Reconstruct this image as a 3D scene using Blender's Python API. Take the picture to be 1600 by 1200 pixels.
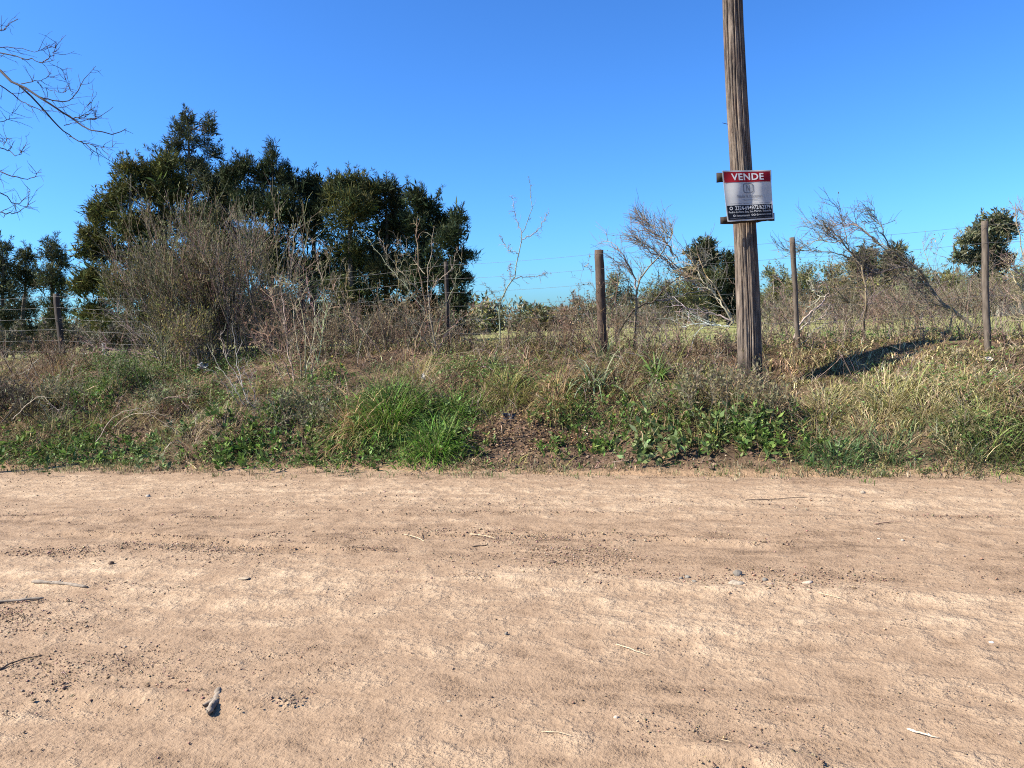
import bpy, math
import numpy as np
from mathutils import Matrix, Vector

for o in list(bpy.data.objects):
    bpy.data.objects.remove(o)
SC = bpy.context.scene
COL = SC.collection
rng = np.random.default_rng(11)
R = math.radians

# ------------------------------------------------------------------ camera
EYE, PITCH, ROLL, FPX = 1.5, R(4.3), R(2.5), 1200.0      # FPX: focal length for a 1600 px wide picture
CP = np.array([0.0, 0.0, EYE])
AF = np.array([0, math.cos(PITCH), -math.sin(PITCH)])
_r0 = np.array([1.0, 0, 0]); _u0 = np.array([0, math.sin(PITCH), math.cos(PITCH)])
AR = math.cos(ROLL) * _r0 - math.sin(ROLL) * _u0
AU = math.sin(ROLL) * _r0 + math.cos(ROLL) * _u0
cam = bpy.data.cameras.new('camera'); cam.sensor_width = 36; cam.lens = 36 * FPX / 1600
cam.clip_start = 0.05; cam.clip_end = 6000
camo = bpy.data.objects.new('camera', cam); COL.objects.link(camo)
camo.matrix_world = Matrix([[AR[i], AU[i], -AF[i], CP[i]] for i in range(3)] + [[0, 0, 0, 1]])
SC.camera = camo

# ------------------------------------------------------------------ sky, sun, exposure
SUN_EL = R(44); SUN_AZ = math.atan2(-0.985, -0.17)       # azimuth measured from +Y towards +X
world = bpy.data.worlds.new('World'); SC.world = world; world.use_nodes = True
wn = world.node_tree; wn.nodes.clear()
sky = wn.nodes.new('ShaderNodeTexSky'); sky.sky_type = 'NISHITA'; sky.sun_disc = False
sky.sun_elevation = SUN_EL; sky.sun_rotation = SUN_AZ
sky.altitude = 50; sky.air_density = 1.0; sky.dust_density = 1.0; sky.ozone_density = 3.0
bg = wn.nodes.new('ShaderNodeBackground'); bg.inputs[1].default_value = 0.059
tint = wn.nodes.new('ShaderNodeMix'); tint.data_type = 'RGBA'; tint.blend_type = 'MULTIPLY'; tint.inputs[0].default_value = 1.0; tint.inputs[7].default_value = (.335, .655, 1.0, 1)
wo = wn.nodes.new('ShaderNodeOutputWorld')
gam = wn.nodes.new('ShaderNodeGamma'); gam.inputs[1].default_value = 1.25; wn.links.new(sky.outputs[0], gam.inputs[0]); wn.links.new(gam.outputs[0], tint.inputs[6]); wn.links.new(tint.outputs[2], bg.inputs[0]); wn.links.new(bg.outputs[0], wo.inputs[0])
sun = bpy.data.lights.new('sun', 'SUN'); sun.energy = 4.7; sun.angle = R(0.55); sun.color = (1.0, 0.92, 0.78)
suno = bpy.data.objects.new('sun', sun); COL.objects.link(suno)
sd = Vector((math.sin(SUN_AZ) * math.cos(SUN_EL), math.cos(SUN_AZ) * math.cos(SUN_EL), math.sin(SUN_EL)))
suno.rotation_euler = (-sd).to_track_quat('-Z', 'Y').to_euler(); suno.location = (-20, -5, 25)
SC.view_settings.view_transform = 'Standard'; SC.view_settings.look = 'None'
SC.view_settings.gamma = 1; SC.view_settings.use_curve_mapping = False
SC.view_settings.exposure = 1.5
SC.cycles.max_bounces = 6; SC.cycles.diffuse_bounces = 3; SC.cycles.glossy_bounces = 2
SC.cycles.transmission_bounces = 4; SC.cycles.transparent_max_bounces = 8
SC.cycles.use_denoising = False; SC.cycles.filter_width = 1.1
SC.cycles.sample_clamp_indirect = 4

# ------------------------------------------------------------------ helpers: noise, ground, pixels
def _h(ix, iy, seed):
    h = (ix.astype(np.int64) * 374761393 + iy.astype(np.int64) * 668265263 + seed * 974634777) & 0xffffffff
    h = ((h ^ (h >> 13)) * 1274126177) & 0xffffffff
    return ((h ^ (h >> 16)) & 0xffff) / 65535.0
def vnoise(x, y, seed=0):
    x = np.asarray(x, float); y = np.asarray(y, float)
    ix, iy = np.floor(x), np.floor(y); fx, fy = x - ix, y - iy
    fx = fx * fx * (3 - 2 * fx); fy = fy * fy * (3 - 2 * fy)
    a, b = _h(ix, iy, seed), _h(ix + 1, iy, seed); c, d = _h(ix, iy + 1, seed), _h(ix + 1, iy + 1, seed)
    return (a + (b - a) * fx) * (1 - fy) + (c + (d - c) * fx) * fy
def fbm(x, y, o=4, seed=0):
    s = 0; a = .5
    for i in range(o):
        s = s + a * (vnoise(x * 2 ** i, y * 2 ** i, seed + i * 7) - .5); a *= .5
    return s
ALPHA = math.atan(0.27); O0 = np.array([0, 7.75])
TV = np.array([math.cos(ALPHA), -math.sin(ALPHA)]); NV = np.array([math.sin(ALPHA), math.cos(ALPHA)])
def ts(x, y):
    dx, dy = np.asarray(x) - O0[0], np.asarray(y) - O0[1]
    return dx * TV[0] + dy * TV[1], dx * NV[0] + dy * NV[1]
def xy(t, s):
    return O0[0] + t * TV[0] + s * NV[0], O0[1] + t * TV[1] + s * NV[1]
MND = []
def hts(t, s):
    """ground height in road coordinates: t along the road, s across it (s > 0 is the bank)"""
    t = np.asarray(t, float); s = np.asarray(s, float)
    z = np.interp(s, [-40, -7, -3, -.6, 0, .35, 1.0, 2.3, 3.5, 4.6, 7, 14, 60, 400],
                  [.05, .0, .03, .01, 0, .05, .34, .84, 1.16, 1.18, 1.0, .86, .84, .84])
    bank = np.clip((s - .2) / .5, 0, 1) * np.clip((7 - s) / 3, 0, 1)
    right = np.clip((t + .5) / 1.2, 0, 1); z = z - .10 * right * np.clip((s - 2.7) / .5, 0, 1) * np.clip((9 - s) / 3, 0, 1); bank = bank * (1 - .8 * right * np.clip((s - 2.8) / .5, 0, 1))
    z = z + bank * (fbm(t * .7, s * .9, 3, 3) * .26 + fbm(t * 2.6, s * 2.6, 2, 9) * .20)
    z = z - .30 * np.exp(-((s - 2.62) / .34) ** 2) * np.clip((t - 1.2) / .4, 0, 1) * np.clip((4.8 - t) / .8, 0, 1)  # hollow right of the pole, added to strengthen the shadow there
    # a trodden hollow of bare soil in the middle of the verge
    z = z - .16 * np.exp(-((t - .35) / 1.1) ** 2 - ((s - 1.0) / .55) ** 2)
    for (mt, ms, mr, mh) in MND: z = z + mh * np.exp(-(((t - mt) / mr) ** 2 + ((s - ms) / mr) ** 2))
    road = np.clip(-s / .3, 0, 1)
    z = z + road * (fbm(t * .35, s * 2.2, 3, 21) * .035 + fbm(t * 3, s * 6, 3, 31) * .018)
    return z
def hxy(x, y):
    return hts(*ts(x, y))
def ray(px, py):
    return ((px - 800) / FPX) * AR + ((600 - py) / FPX) * AU + AF
def at(px, py, D):
    return CP + D * ray(px, py)
def proj(P):
    d = P - CP; z = np.maximum(d @ AF, 1e-3)
    return 800 + FPX * (d @ AR) / z, 600 - FPX * (d @ AU) / z
def onground(px, py):
    D = np.concatenate([np.arange(1.5, 16, .02), np.arange(16, 120, .25)])
    P = CP + D[:, None] * ray(px, py)
    k = np.argmax(P[:, 2] < hxy(P[:, 0], P[:, 1]))
    return P[k]
def foot(px, D):
    """the ground point at depth D in the column of pixel px (half way down the picture)"""
    p = at(px, 540, D); return np.array([p[0], p[1], hxy(p[0], p[1])])

_m = []
for (mx, my, mr, mh) in ((608, 655, .40, .20), (556, 668, .30, .12), (680, 700, .34, .13), (792, 612, .26, .17), (868, 625, .26, .17), (1292, 640, .28, .15), (1385, 632, .32, .19), (1445, 645, .28, .15), (1360, 668, .32, .10), (1510, 650, .36, .14), (1585, 640, .34, .15), (1548, 692, .32, .15), (1490, 705, .30, .12), (1305, 715, .28, .06),
                         (352, 676, .30, .18), (300, 695, .28, .13), (290, 630, .30, .14), (58, 705, .26, .12), (440, 655, .34, .14), (90, 645, .4, .16), (190, 610, .45, .16), (925, 600, .2, .12), (1022, 592, .2, .10), (1090, 640, .36, .15), (1185, 650, .36, .13), (20, 640, .4, .18), (230, 665, .3, .12), (720, 600, .4, .14), (480, 610, .4, .12)):
    q = onground(mx, my); _m.append((*ts(q[0], q[1]), mr, mh))
MND += _m

# ------------------------------------------------------------------ helpers: meshes
class G:
    def __init__(s): s.V = []; s.Q = []; s.T = []; s.C = []; s.n = 0
    def add(s, V, F, C):
        V = np.asarray(V, float).reshape(-1, 3); F = np.asarray(F, int)
        if len(V) == 0: return s
        C = np.broadcast_to(np.asarray(C, float), (len(V), 3))
        s.V.append(V); s.C.append(C); (s.Q if F.shape[1] == 4 else s.T).append(F + s.n); s.n += len(V)
        return s
def build(name, g, mat, parent=None, origin=None, smooth=False):
    V = np.concatenate(g.V); C = np.concatenate(g.C)
    Q = np.concatenate(g.Q) if g.Q else np.zeros((0, 4), int); T = np.concatenate(g.T) if g.T else np.zeros((0, 3), int)
    if parent is not None: origin = np.array(parent.get('_o', (0, 0, 0)))
    elif origin is None: origin = np.array([(V[:, 0].min() + V[:, 0].max()) / 2, (V[:, 1].min() + V[:, 1].max()) / 2, V[:, 2].min()])
    me = bpy.data.meshes.new(name)
    me.vertices.add(len(V)); me.vertices.foreach_set('co', (V - origin).astype(np.float32).ravel())
    nl = Q.size + T.size; me.loops.add(nl); me.loops.foreach_set('vertex_index', np.concatenate([Q.ravel(), T.ravel()]).astype(np.int32))
    me.polygons.add(len(Q) + len(T))
    me.polygons.foreach_set('loop_start', np.concatenate([np.arange(len(Q)) * 4, Q.size + np.arange(len(T)) * 3]).astype(np.int32))
    a = me.color_attributes.new('Col', 'FLOAT_COLOR', 'POINT')
    a.data.foreach_set('color', np.concatenate([C, np.ones((len(C), 1))], 1).astype(np.float32).ravel())
    me.update(calc_edges=True); me.validate()
    if smooth: me.polygons.foreach_set('use_smooth', np.ones(len(me.polygons), bool))
    me.materials.append(mat)
    o = bpy.data.objects.new(name, me); COL.objects.link(o)
    if parent is not None: o.parent = parent
    else: o.location = origin
    return o
def thing(name, label, cat, loc, group=None):
    o = bpy.data.objects.new(name, None); COL.objects.link(o); o.location = loc; o['_o'] = [float(v) for v in loc]
    o.empty_display_size = .2
    return tag(o, label, cat, group)
def tag(o, label=None, cat=None, group=None, kind=None):
    if label: o['label'] = label
    if cat: o['category'] = cat
    if group: o['group'] = group
    if kind: o['kind'] = kind
    return o
def nrm(v): return v / np.maximum(np.linalg.norm(v, axis=-1, keepdims=True), 1e-9)
def tubes(P, Rr, sides=3):
    P = np.asarray(P, float); N, K, _ = P.shape
    T = nrm(np.gradient(P, axis=1)); ref = np.where(np.abs(T[:, :1, 2:3]) > .9, np.array([1., 0, 0]), np.array([0, 0, 1.]))
    n1 = nrm(np.cross(T, np.broadcast_to(ref, T.shape))); n2 = np.cross(T, n1)
    a = np.arange(sides) * 2 * np.pi / sides
    V = P[:, :, None] + Rr[:, :, None, None] * (np.cos(a)[:, None] * n1[:, :, None] + np.sin(a)[:, None] * n2[:, :, None])
    idx = np.arange(N * K * sides).reshape(N, K, sides); nx = np.roll(idx, -1, 2)
    F = np.stack([idx[:, :-1], nx[:, :-1], nx[:, 1:], idx[:, 1:]], -1).reshape(-1, 4)
    return V.reshape(-1, 3), F, K * sides
def grow(S, D, L, K=5, wig=.2, up=0., r=None):
    r = r or rng; N = len(S); P = np.zeros((N, K, 3)); P[:, 0] = S; d = nrm(D); st = (np.asarray(L) / (K - 1)).reshape(-1, 1)
    for k in range(1, K):
        d = nrm(d + wig * r.normal(size=(N, 3)) + np.array([0, 0, up])); P[:, k] = P[:, k - 1] + d * st
    return P
def taper(N, K, r0, r1): return np.broadcast_to(np.asarray(r0).reshape(-1, 1), (N, K)) * np.linspace(1, r1, K)[None]
def kids(P, n, t0, t1, ang, spread=.25, r=None):
    """n shoots per parent polyline: start points, directions, parent index"""
    r = r or rng; N, K, _ = P.shape; i = np.repeat(np.arange(N), n); u = r.uniform(t0, t1, len(i)) * (K - 1)
    k = np.minimum(u.astype(int), K - 2); f = (u - k)[:, None]
    S = P[i, k] * (1 - f) + P[i, k + 1] * f; T = nrm(P[i, k + 1] - P[i, k])
    perp = nrm(np.cross(T, r.normal(size=T.shape))); a = (ang + spread * r.normal(size=len(i)))[:, None]
    return S, np.cos(a) * T + np.sin(a) * perp, i, u / (K - 1)
def vary(base, N, amt=.25, r=None):
    r = r or rng; base = np.asarray(base, float)
    return np.clip(base * (1 + amt * r.normal(size=(N, 1))) * (1 + .08 * r.normal(size=(N, 3))), .005, 1)
def pick(cols, N, amt=.25, p=None):
    cols = np.asarray(cols, float); return vary(cols[rng.choice(len(cols), N, p=p)], N, amt)
def addtubes(g, P, Rr, C, sides=3):
    V, F, m = tubes(P, Rr, sides); C = np.asarray(C, float)
    g.add(V, F, np.repeat(C, m, 0) if C.ndim == 2 else C)
def leaves(g, c, d, L, W, C):
    """one rhombic leaf per centre, along direction d"""
    N = len(c); d = nrm(d); s = nrm(np.cross(d, rng.normal(size=(N, 3)))); L = np.asarray(L).reshape(-1, 1) * np.ones((N, 1)); W = np.asarray(W).reshape(-1, 1) * np.ones((N, 1))
    n = np.cross(d, s)
    V = np.stack([c, c + d * L * .45 + s * W * .5 + n * L * .06, c + d * L, c + d * L * .45 - s * W * .5 + n * L * .06], 1)
    F = np.arange(N * 4).reshape(N, 4); g.add(V, F, np.repeat(C, 4, 0))
def blades(g, B, az, lean, bend, L, W, C, K=4):
    N = len(B); u = np.linspace(0, 1, K)[None]; th = lean[:, None] + bend[:, None] * u
    st = (L / (K - 1))[:, None]; h = np.concatenate([np.zeros((N, 1)), np.cumsum(np.sin(th[:, 1:]) * st, 1)], 1); z = np.concatenate([np.zeros((N, 1)), np.cumsum(np.cos(th[:, 1:]) * st, 1)], 1)
    ca, sa = np.cos(az)[:, None], np.sin(az)[:, None]
    M = np.stack([B[:, 0:1] + h * ca, B[:, 1:2] + h * sa, B[:, 2:3] + z], -1)
    M[:, 1:, 2] = np.maximum(M[:, 1:, 2], hxy(M[:, 1:, 0], M[:, 1:, 1]) + rng.uniform(.004, .05, (N, 1)))      # blades rest on the ground, not in it
    tw = az + rng.normal(size=N) * .7; w = W[:, None] * (1 - u ** 1.6 * .88) * .5
    sv = np.stack([-np.sin(tw), np.cos(tw), 0 * tw], -1)[:, None] * w[..., None]
    V = np.stack([M - sv, M + sv], 2); idx = np.arange(N * K * 2).reshape(N, K, 2)
    F = np.stack([idx[:, :-1, 0], idx[:, :-1, 1], idx[:, 1:, 1], idx[:, 1:, 0]], -1).reshape(-1, 4)
    g.add(V, F, np.repeat(C, K * 2, 0))
def smoothline(pts, K):
    pts = np.asarray(pts, float); n = len(pts)
    p = np.concatenate([[2 * pts[0] - pts[1]], pts, [2 * pts[-1] - pts[-2]]]); u = np.linspace(0, n - 1 - 1e-6, K); k = u.astype(int); f = (u - k)[:, None]
    a, b, c, d = p[k], p[k + 1], p[k + 2], p[k + 3]
    return .5 * (2 * b + (c - a) * f + (2 * a - 5 * b + 4 * c - d) * f ** 2 + (3 * b - a - 3 * c + d) * f ** 3)
def limb(pxs, D, K=14, dz=.25):
    """a limb through picture points at depth D, wandering in depth"""
    off = np.cumsum(rng.normal(size=len(pxs)) * dz); off -= off[0]
    return smoothline([at(x, y, D + o) for (x, y), o in zip(pxs, off)], K)

# ------------------------------------------------------------------ materials
def newmat(name):
    m = bpy.data.materials.new(name); m.use_nodes = True; nt = m.node_tree; nt.nodes.clear()
    out = nt.nodes.new('ShaderNodeOutputMaterial'); b = nt.nodes.new('ShaderNodeBsdfPrincipled'); nt.links.new(b.outputs[0], out.inputs[0])
    b.inputs['Specular IOR Level'].default_value = .25
    return m, nt, b, out
def N_(nt, t, **kw):
    n = nt.nodes.new(t)
    for k, v in kw.items(): setattr(n, k, v)
    return n
def noise(nt, vec, scale, detail=4, rough=.55):
    n = N_(nt, 'ShaderNodeTexNoise'); n.inputs['Scale'].default_value = scale; n.inputs['Detail'].default_value = detail; n.inputs['Roughness'].default_value = rough
    if vec is not None: nt.links.new(vec, n.inputs['Vector'])
    return n.outputs['Fac']
def ramp(nt, fac, stops, interp='LINEAR'):
    r = N_(nt, 'ShaderNodeValToRGB'); r.color_ramp.interpolation = interp; e = r.color_ramp.elements
    while len(e) < len(stops): e.new(.5)
    for el, (p, c) in zip(e, stops): el.position = p; el.color = (*c, 1) if len(c) == 3 else c
    nt.links.new(fac, r.inputs[0]); return r.outputs[0]
def mix(nt, fac, a, b, mode='MIX'):
    m = N_(nt, 'ShaderNodeMix', data_type='RGBA', blend_type=mode)
    for s, v in ((0, fac), (6, a), (7, b)):
        if hasattr(v, 'is_linked') or hasattr(v, 'links'): nt.links.new(v, m.inputs[s])
        else: m.inputs[s].default_value = v if s == 0 else (*v, 1)
    return m.outputs[2]
def math_(nt, op, a, b=None):
    m = N_(nt, 'ShaderNodeMath', operation=op)
    for i, v in enumerate((a, b)):
        if v is None: continue
        if hasattr(v, 'links'): nt.links.new(v, m.inputs[i])
        else: m.inputs[i].default_value = v
    return m.outputs[0]
def objvec(nt, scale=(1, 1, 1)):
    c = N_(nt, 'ShaderNodeTexCoord'); mp = N_(nt, 'ShaderNodeMapping'); mp.inputs['Scale'].default_value = scale
    nt.links.new(c.outputs['Object'], mp.inputs[0]); return mp.outputs[0]
def bump(nt, b, h, strength, dist):
    n = N_(nt, 'ShaderNodeBump'); n.inputs['Strength'].default_value = strength; n.inputs['Distance'].default_value = dist
    nt.links.new(h, n.inputs['Height']); nt.links.new(n.outputs[0], b.inputs['Normal'])
def leafmat(name, transl=.3, rough=.6, spec=.2):
    m, nt, b, out = newmat(name); a = N_(nt, 'ShaderNodeAttribute', attribute_name='Col')
    v = noise(nt, objvec(nt), 9, 2); c = mix(nt, 1.0, a.outputs['Color'], ramp(nt, v, [(.3, (.75, .75, .75)), (.7, (1.2, 1.2, 1.2))]), 'MULTIPLY')
    nt.links.new(c, b.inputs['Base Color']); b.inputs['Roughness'].default_value = rough; b.inputs['Specular IOR Level'].default_value = spec
    t = N_(nt, 'ShaderNodeBsdfTranslucent'); nt.links.new(c, t.inputs[0]); ms = N_(nt, 'ShaderNodeMixShader'); ms.inputs[0].default_value = transl
    nt.links.new(b.outputs[0], ms.inputs[1]); nt.links.new(t.outputs[0], ms.inputs[2]); nt.links.new(ms.outputs[0], out.inputs[0]); return m
def barkmat(name, scale=30, strength=.4):
    m, nt, b, out = newmat(name); a = N_(nt, 'ShaderNodeAttribute', attribute_name='Col')
    v = noise(nt, objvec(nt, (1, 1, .25)), scale, 4); c = mix(nt, 1.0, a.outputs['Color'], ramp(nt, v, [(.3, (.6, .58, .56)), (.7, (1.3, 1.3, 1.3))]), 'MULTIPLY')
    nt.links.new(c, b.inputs['Base Color']); b.inputs['Roughness'].default_value = .85; bump(nt, b, v, strength, .01); return m
def plainmat(name, col, rough=.6, spec=.3, var=.12, scale=20):
    m, nt, b, out = newmat(name); v = noise(nt, objvec(nt), scale, 4)
    lo = tuple(c * (1 - var) for c in col); hi = tuple(min(1, c * (1 + var)) for c in col)
    nt.links.new(ramp(nt, v, [(.3, lo), (.7, hi)]), b.inputs['Base Color']); b.inputs['Roughness'].default_value = rough; b.inputs['Specular IOR Level'].default_value = spec; return m
M_leaf = leafmat('foliage'); M_needle = leafmat('needle_foliage', .15, .75, .06); M_dry = leafmat('dry_leaf', .25, .8, .1)
M_bark = barkmat('bark'); M_twig = barkmat('twig_bark', 60, .2)

def road_material():
    m, nt, b, out = newmat('packed_dirt')
    v = objvec(nt); sep = N_(nt, 'ShaderNodeSeparateXYZ'); nt.links.new(v, sep.inputs[0])
    long_ = noise(nt, objvec(nt, (.28, 1.5, 1)), 1.0, 5, .6); streak = noise(nt, objvec(nt, (1.5, 4.6, 1)), 1.5, 6, .68)
    blotch = noise(nt, v, 1.7, 7, .65); mid = noise(nt, v, 7, 6, .65); fine = noise(nt, v, 55, 4, .6); grit = noise(nt, v, 170, 2, .6)
    # bands across the road: wheel-packed pale strips and loose darker soil between them
    sw = math_(nt, 'ADD', sep.outputs[1], math_(nt, 'MULTIPLY', math_(nt, 'SUBTRACT', long_, .5), 1.6))
    f = math_(nt, 'DIVIDE', math_(nt, 'ADD', sw, 6.0), 6.4)
    P, Md, Dk = (1, 1, 1), (.5, .5, .5), (.12, .12, .12)
    band = ramp(nt, f, [(.0, Md), (.20, (.35,) * 3), (.30, (.62,) * 3), (.41, P), (.47, (.3,) * 3), (.57, (.25,) * 3), (.68, (.55,) * 3), (.74, P), (.82, (.95,) * 3), (.90, (.3,) * 3)])
    k = math_(nt, 'ADD', math_(nt, 'MULTIPLY', band, .20), math_(nt, 'MULTIPLY', blotch, .42)); k = math_(nt, 'ADD', k, .19); k = math_(nt, 'ADD', k, math_(nt, 'MULTIPLY', math_(nt, 'SUBTRACT', streak, .5), .62))
    k = math_(nt, 'ADD', k, math_(nt, 'MULTIPLY', math_(nt, 'SUBTRACT', mid, .5), .45))
    c = ramp(nt, k, [(.24, (.152, .101, .066)), (.38, (.208, .141, .091)), (.50, (.252, .175, .115)), (.59, (.300, .214, .142)), (.78, (.405, .302, .205))])
    c = mix(nt, .3, c, ramp(nt, fine, [(.32, (.6, .56, .52)), (.5, (1, 1, 1)), (.75, (1.12, 1.1, 1.08))]), 'MULTIPLY')
    spk = ramp(nt, noise(nt, v, 95, 3, .6), [(.36, (1, 1, 1)), (.44, (0, 0, 0))]); spm = ramp(nt, noise(nt, objvec(nt, (.7, 1.4, 1)), 2.2, 5, .7), [(.45, (0, 0, 0)), (.62, (.75, .75, .75))])
    c = mix(nt, mix(nt, 1.0, spk, spm, 'MULTIPLY'), c, mix(nt, .6, c, (.10, .062, .04)))
    nt.links.new(c, b.inputs['Base Color']); b.inputs['Roughness'].default_value = .95; b.inputs['Specular IOR Level'].default_value = .1
    vo = N_(nt, 'ShaderNodeTexVoronoi', feature='DISTANCE_TO_EDGE'); vo.inputs['Scale'].default_value = 9
    wob = N_(nt, 'ShaderNodeVectorMath', operation='ADD'); nt.links.new(objvec(nt, (.55, 1.5, 1)), wob.inputs[0]); nz = N_(nt, 'ShaderNodeTexNoise'); nz.inputs['Scale'].default_value = 6; nz.inputs['Detail'].default_value = 3; nt.links.new(v, nz.inputs['Vector']); nt.links.new(nz.outputs['Color'], wob.inputs[1]); nt.links.new(wob.outputs[0], vo.inputs['Vector'])
    crk = ramp(nt, vo.outputs['Distance'], [(.0, (0, 0, 0)), (.035, (1, 1, 1))])
    loose = ramp(nt, k, [(.32, (1, 1, 1)), (.5, (.12, .12, .12))])
    h = math_(nt, 'ADD', math_(nt, 'MULTIPLY', mid, 1.25), math_(nt, 'MULTIPLY', math_(nt, 'ADD', math_(nt, 'MULTIPLY', fine, .55), math_(nt, 'MULTIPLY', grit, .13)), loose))
    h = math_(nt, 'ADD', h, math_(nt, 'ADD', math_(nt, 'MULTIPLY', streak, 1.1), math_(nt, 'MULTIPLY', crk, .012)))
    bump(nt, b, h, 1.0, .045); return m
def ground_material():
    m, nt, b, out = newmat('verge_and_field')
    v = objvec(nt); sep = N_(nt, 'ShaderNodeSeparateXYZ'); nt.links.new(v, sep.inputs[0])
    n1 = noise(nt, v, 2.2, 6); n2 = noise(nt, v, 14, 5); n3 = noise(nt, objvec(nt, (.05, .2, 1)), 2, 4)
    soil = ramp(nt, n1, [(.3, (.045, .030, .020)), (.5, (.095, .064, .042)), (.7, (.150, .104, .068))])
    soil = mix(nt, .6, soil, ramp(nt, n2, [(.35, (.5, .48, .46)), (.65, (1.25, 1.2, 1.15))]), 'MULTIPLY')
    grass = ramp(nt, n3, [(.3, (.15, .155, .055)), (.5, (.20, .20, .075)), (.7, (.27, .25, .11))])
    grass = mix(nt, .5, grass, ramp(nt, n2, [(.3, (.6, .6, .5)), (.7, (1.2, 1.2, 1.2))]), 'MULTIPLY')
    f = math_(nt, 'ADD', sep.outputs[1], math_(nt, 'MULTIPLY', n1, 1.5))
    c = mix(nt, ramp(nt, math_(nt, 'DIVIDE', f, 12), [(.42, (0, 0, 0)), (.62, (1, 1, 1))]), soil, grass)
    edge = ramp(nt, math_(nt, 'ADD', sep.outputs[1], math_(nt, 'MULTIPLY', math_(nt, 'SUBTRACT', n1, .5), .5)), [(.05, (1, 1, 1)), (.32, (0, 0, 0))])
    c = mix(nt, edge, c, (.25, .165, .10))
    nt.links.new(c, b.inputs['Base Color']); b.inputs['Roughness'].default_value = .95; b.inputs['Specular IOR Level'].default_value = .1
    bump(nt, b, math_(nt, 'ADD', n2, n1), .8, .05); return m

# ------------------------------------------------------------------ ground and road: one grid, split along the ragged road edge
def stretch(a, b, n, f0):
    u = np.linspace(0, 1, n + 1)[1:]; k = 6.0
    return a + (b - a) * (f0 * u + (1 - f0) * (np.exp(k * u) - 1) / (np.exp(k) - 1)) 
tt = np.concatenate([stretch(-9, -1800, 34, .004)[::-1], np.arange(-9, 8, .062), stretch(8, 1800, 34, .004)])
ss = np.concatenate([stretch(-6.1, -300, 18, .01)[::-1], np.arange(-6.1, .45, .030), np.arange(.45, 5, .07), np.arange(5, 14, .35), stretch(14, 3500, 40, .004)])
TT, SS = np.meshgrid(tt, ss, indexing='ij')
ZZ = hts(TT, SS)
near = np.clip((SS + 7) / 1, 0, 1) * np.clip(-SS / .3 + .3, 0, 1) * (np.abs(TT) < 10)
rough = np.clip(fbm(TT * .5, SS * 1.1, 3, 77) * 3 + .45, 0, 1)
ZZ = ZZ + near * rough * (fbm(TT * 9, SS * 13, 3, 41) * .022)
TRK = []
for (a, b_, w, hh) in (((60, 829), (620, 862), .05, .034), ((560, 834), (1010, 838), .04, .022), ((1000, 840), (1240, 850), .045, .026), ((0, 806), (330, 812), .045, .018), ((80, 1075), (470, 1105), .07, .028), ((1040, 1165), (1300, 1195), .07, .028), ((0, 905), (560, 945), .08, .016), ((700, 905), (1600, 935), .07, .016), ((640, 800), (1600, 812), .06, .014)):
    pa, pb = onground(*a), onground(*b_); ta, sa = ts(pa[0], pa[1]); tb, sb = ts(pb[0], pb[1])
    q = (TT - ta) / (tb - ta); c = sa + (sb - sa) * q + .03 * np.sin(TT * 2.1)
    m = np.clip(q * 6, 0, 1) * np.clip((1 - q) * 6, 0, 1); TRK.append((ta, sa, tb, sb, w, hh))
    ZZ = ZZ + m * hh * np.exp(-((SS - c) / w) ** 2) * (.45 + .75 * vnoise(TT * 17, SS * 9, 5)) - m * hh * .5 * np.exp(-((SS - c + w * 2.2) / w / 1.5) ** 2)
idx = np.arange(TT.size).reshape(TT.shape)
FQ = np.stack([idx[:-1, :-1], idx[1:, :-1], idx[1:, 1:], idx[:-1, 1:]], -1).reshape(-1, 4)
VG = np.stack([TT, SS, ZZ], -1).reshape(-1, 3)
sm = SS.reshape(-1)[FQ].mean(1); tm = TT.reshape(-1)[FQ].mean(1)
isroad = (sm + fbm(tm * 1.1, sm * 3, 4, 55) * .6 < .04) & (sm > -9)
def sheet(name, F, mat):
    u, inv = np.unique(F.ravel(), return_inverse=True)
    g = G().add(VG[u], inv.reshape(-1, 4), (1, 1, 1)); o = build(name, g, mat, origin=np.zeros(3), smooth=True)
    o.location = (O0[0], O0[1], 0); o.rotation_euler = (0, 0, -ALPHA); o['kind'] = 'structure'; return o
sheet('dirt_road', FQ[isroad], road_material())
sheet('ground', FQ[~isroad], ground_material())

# ------------------------------------------------------------------ trees
OLIVE, DARKG, GREYG = (.105, .110, .032), (.034, .048, .026), (.088, .098, .058)
def crown_sprays(g, c, rad, n, per, L, W, cols, upb=.5, gap=.42, seed=0, fan=.55, inner=.5):
    """leafy sprays through an ellipsoid, denser towards its skin, with gaps"""
    d = nrm(rng.normal(size=(n * 2, 3))); r = rng.uniform(inner ** 2, 1.12, len(d)) ** .5
    q = d * r[:, None]; sc = 2.6
    lump = vnoise(q[:, 0] * sc + seed, q[:, 2] * sc + q[:, 1] * 1.7, seed); keep = lump > gap - .12 * (r < .8); q, d, lump = q[keep][:n], d[keep][:n], lump[keep][:n]
    ctr = c + q * rad * (.86 + .3 * lump[:, None]); out = nrm(d * np.array([1, 1, .7]) + np.array([0, 0, upb]) + .35 * rng.normal(size=d.shape))
    N = len(ctr) * per; cc = np.repeat(ctr, per, 0) + rng.normal(size=(N, 3)) * L * .35; dd = np.repeat(out, per, 0) + fan * rng.normal(size=(N, 3))
    base = np.asarray(cols, float)[rng.choice(len(cols), len(ctr))]; lobe = 1 + .45 * (vnoise(q[:, 0] * 1.4 + seed * 3, q[:, 2] * 1.4 + q[:, 1], seed + 5)[:, None] - .5); col = np.repeat(vary(base, len(ctr), .18) * lobe, per, 0) * (1 + .15 * rng.normal(size=(N, 1)))
    leaves(g, cc, dd, L * rng.uniform(.6, 1.3, N), W * rng.uniform(.7, 1.3, N), np.clip(col, .004, 1))
    return ctr
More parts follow.
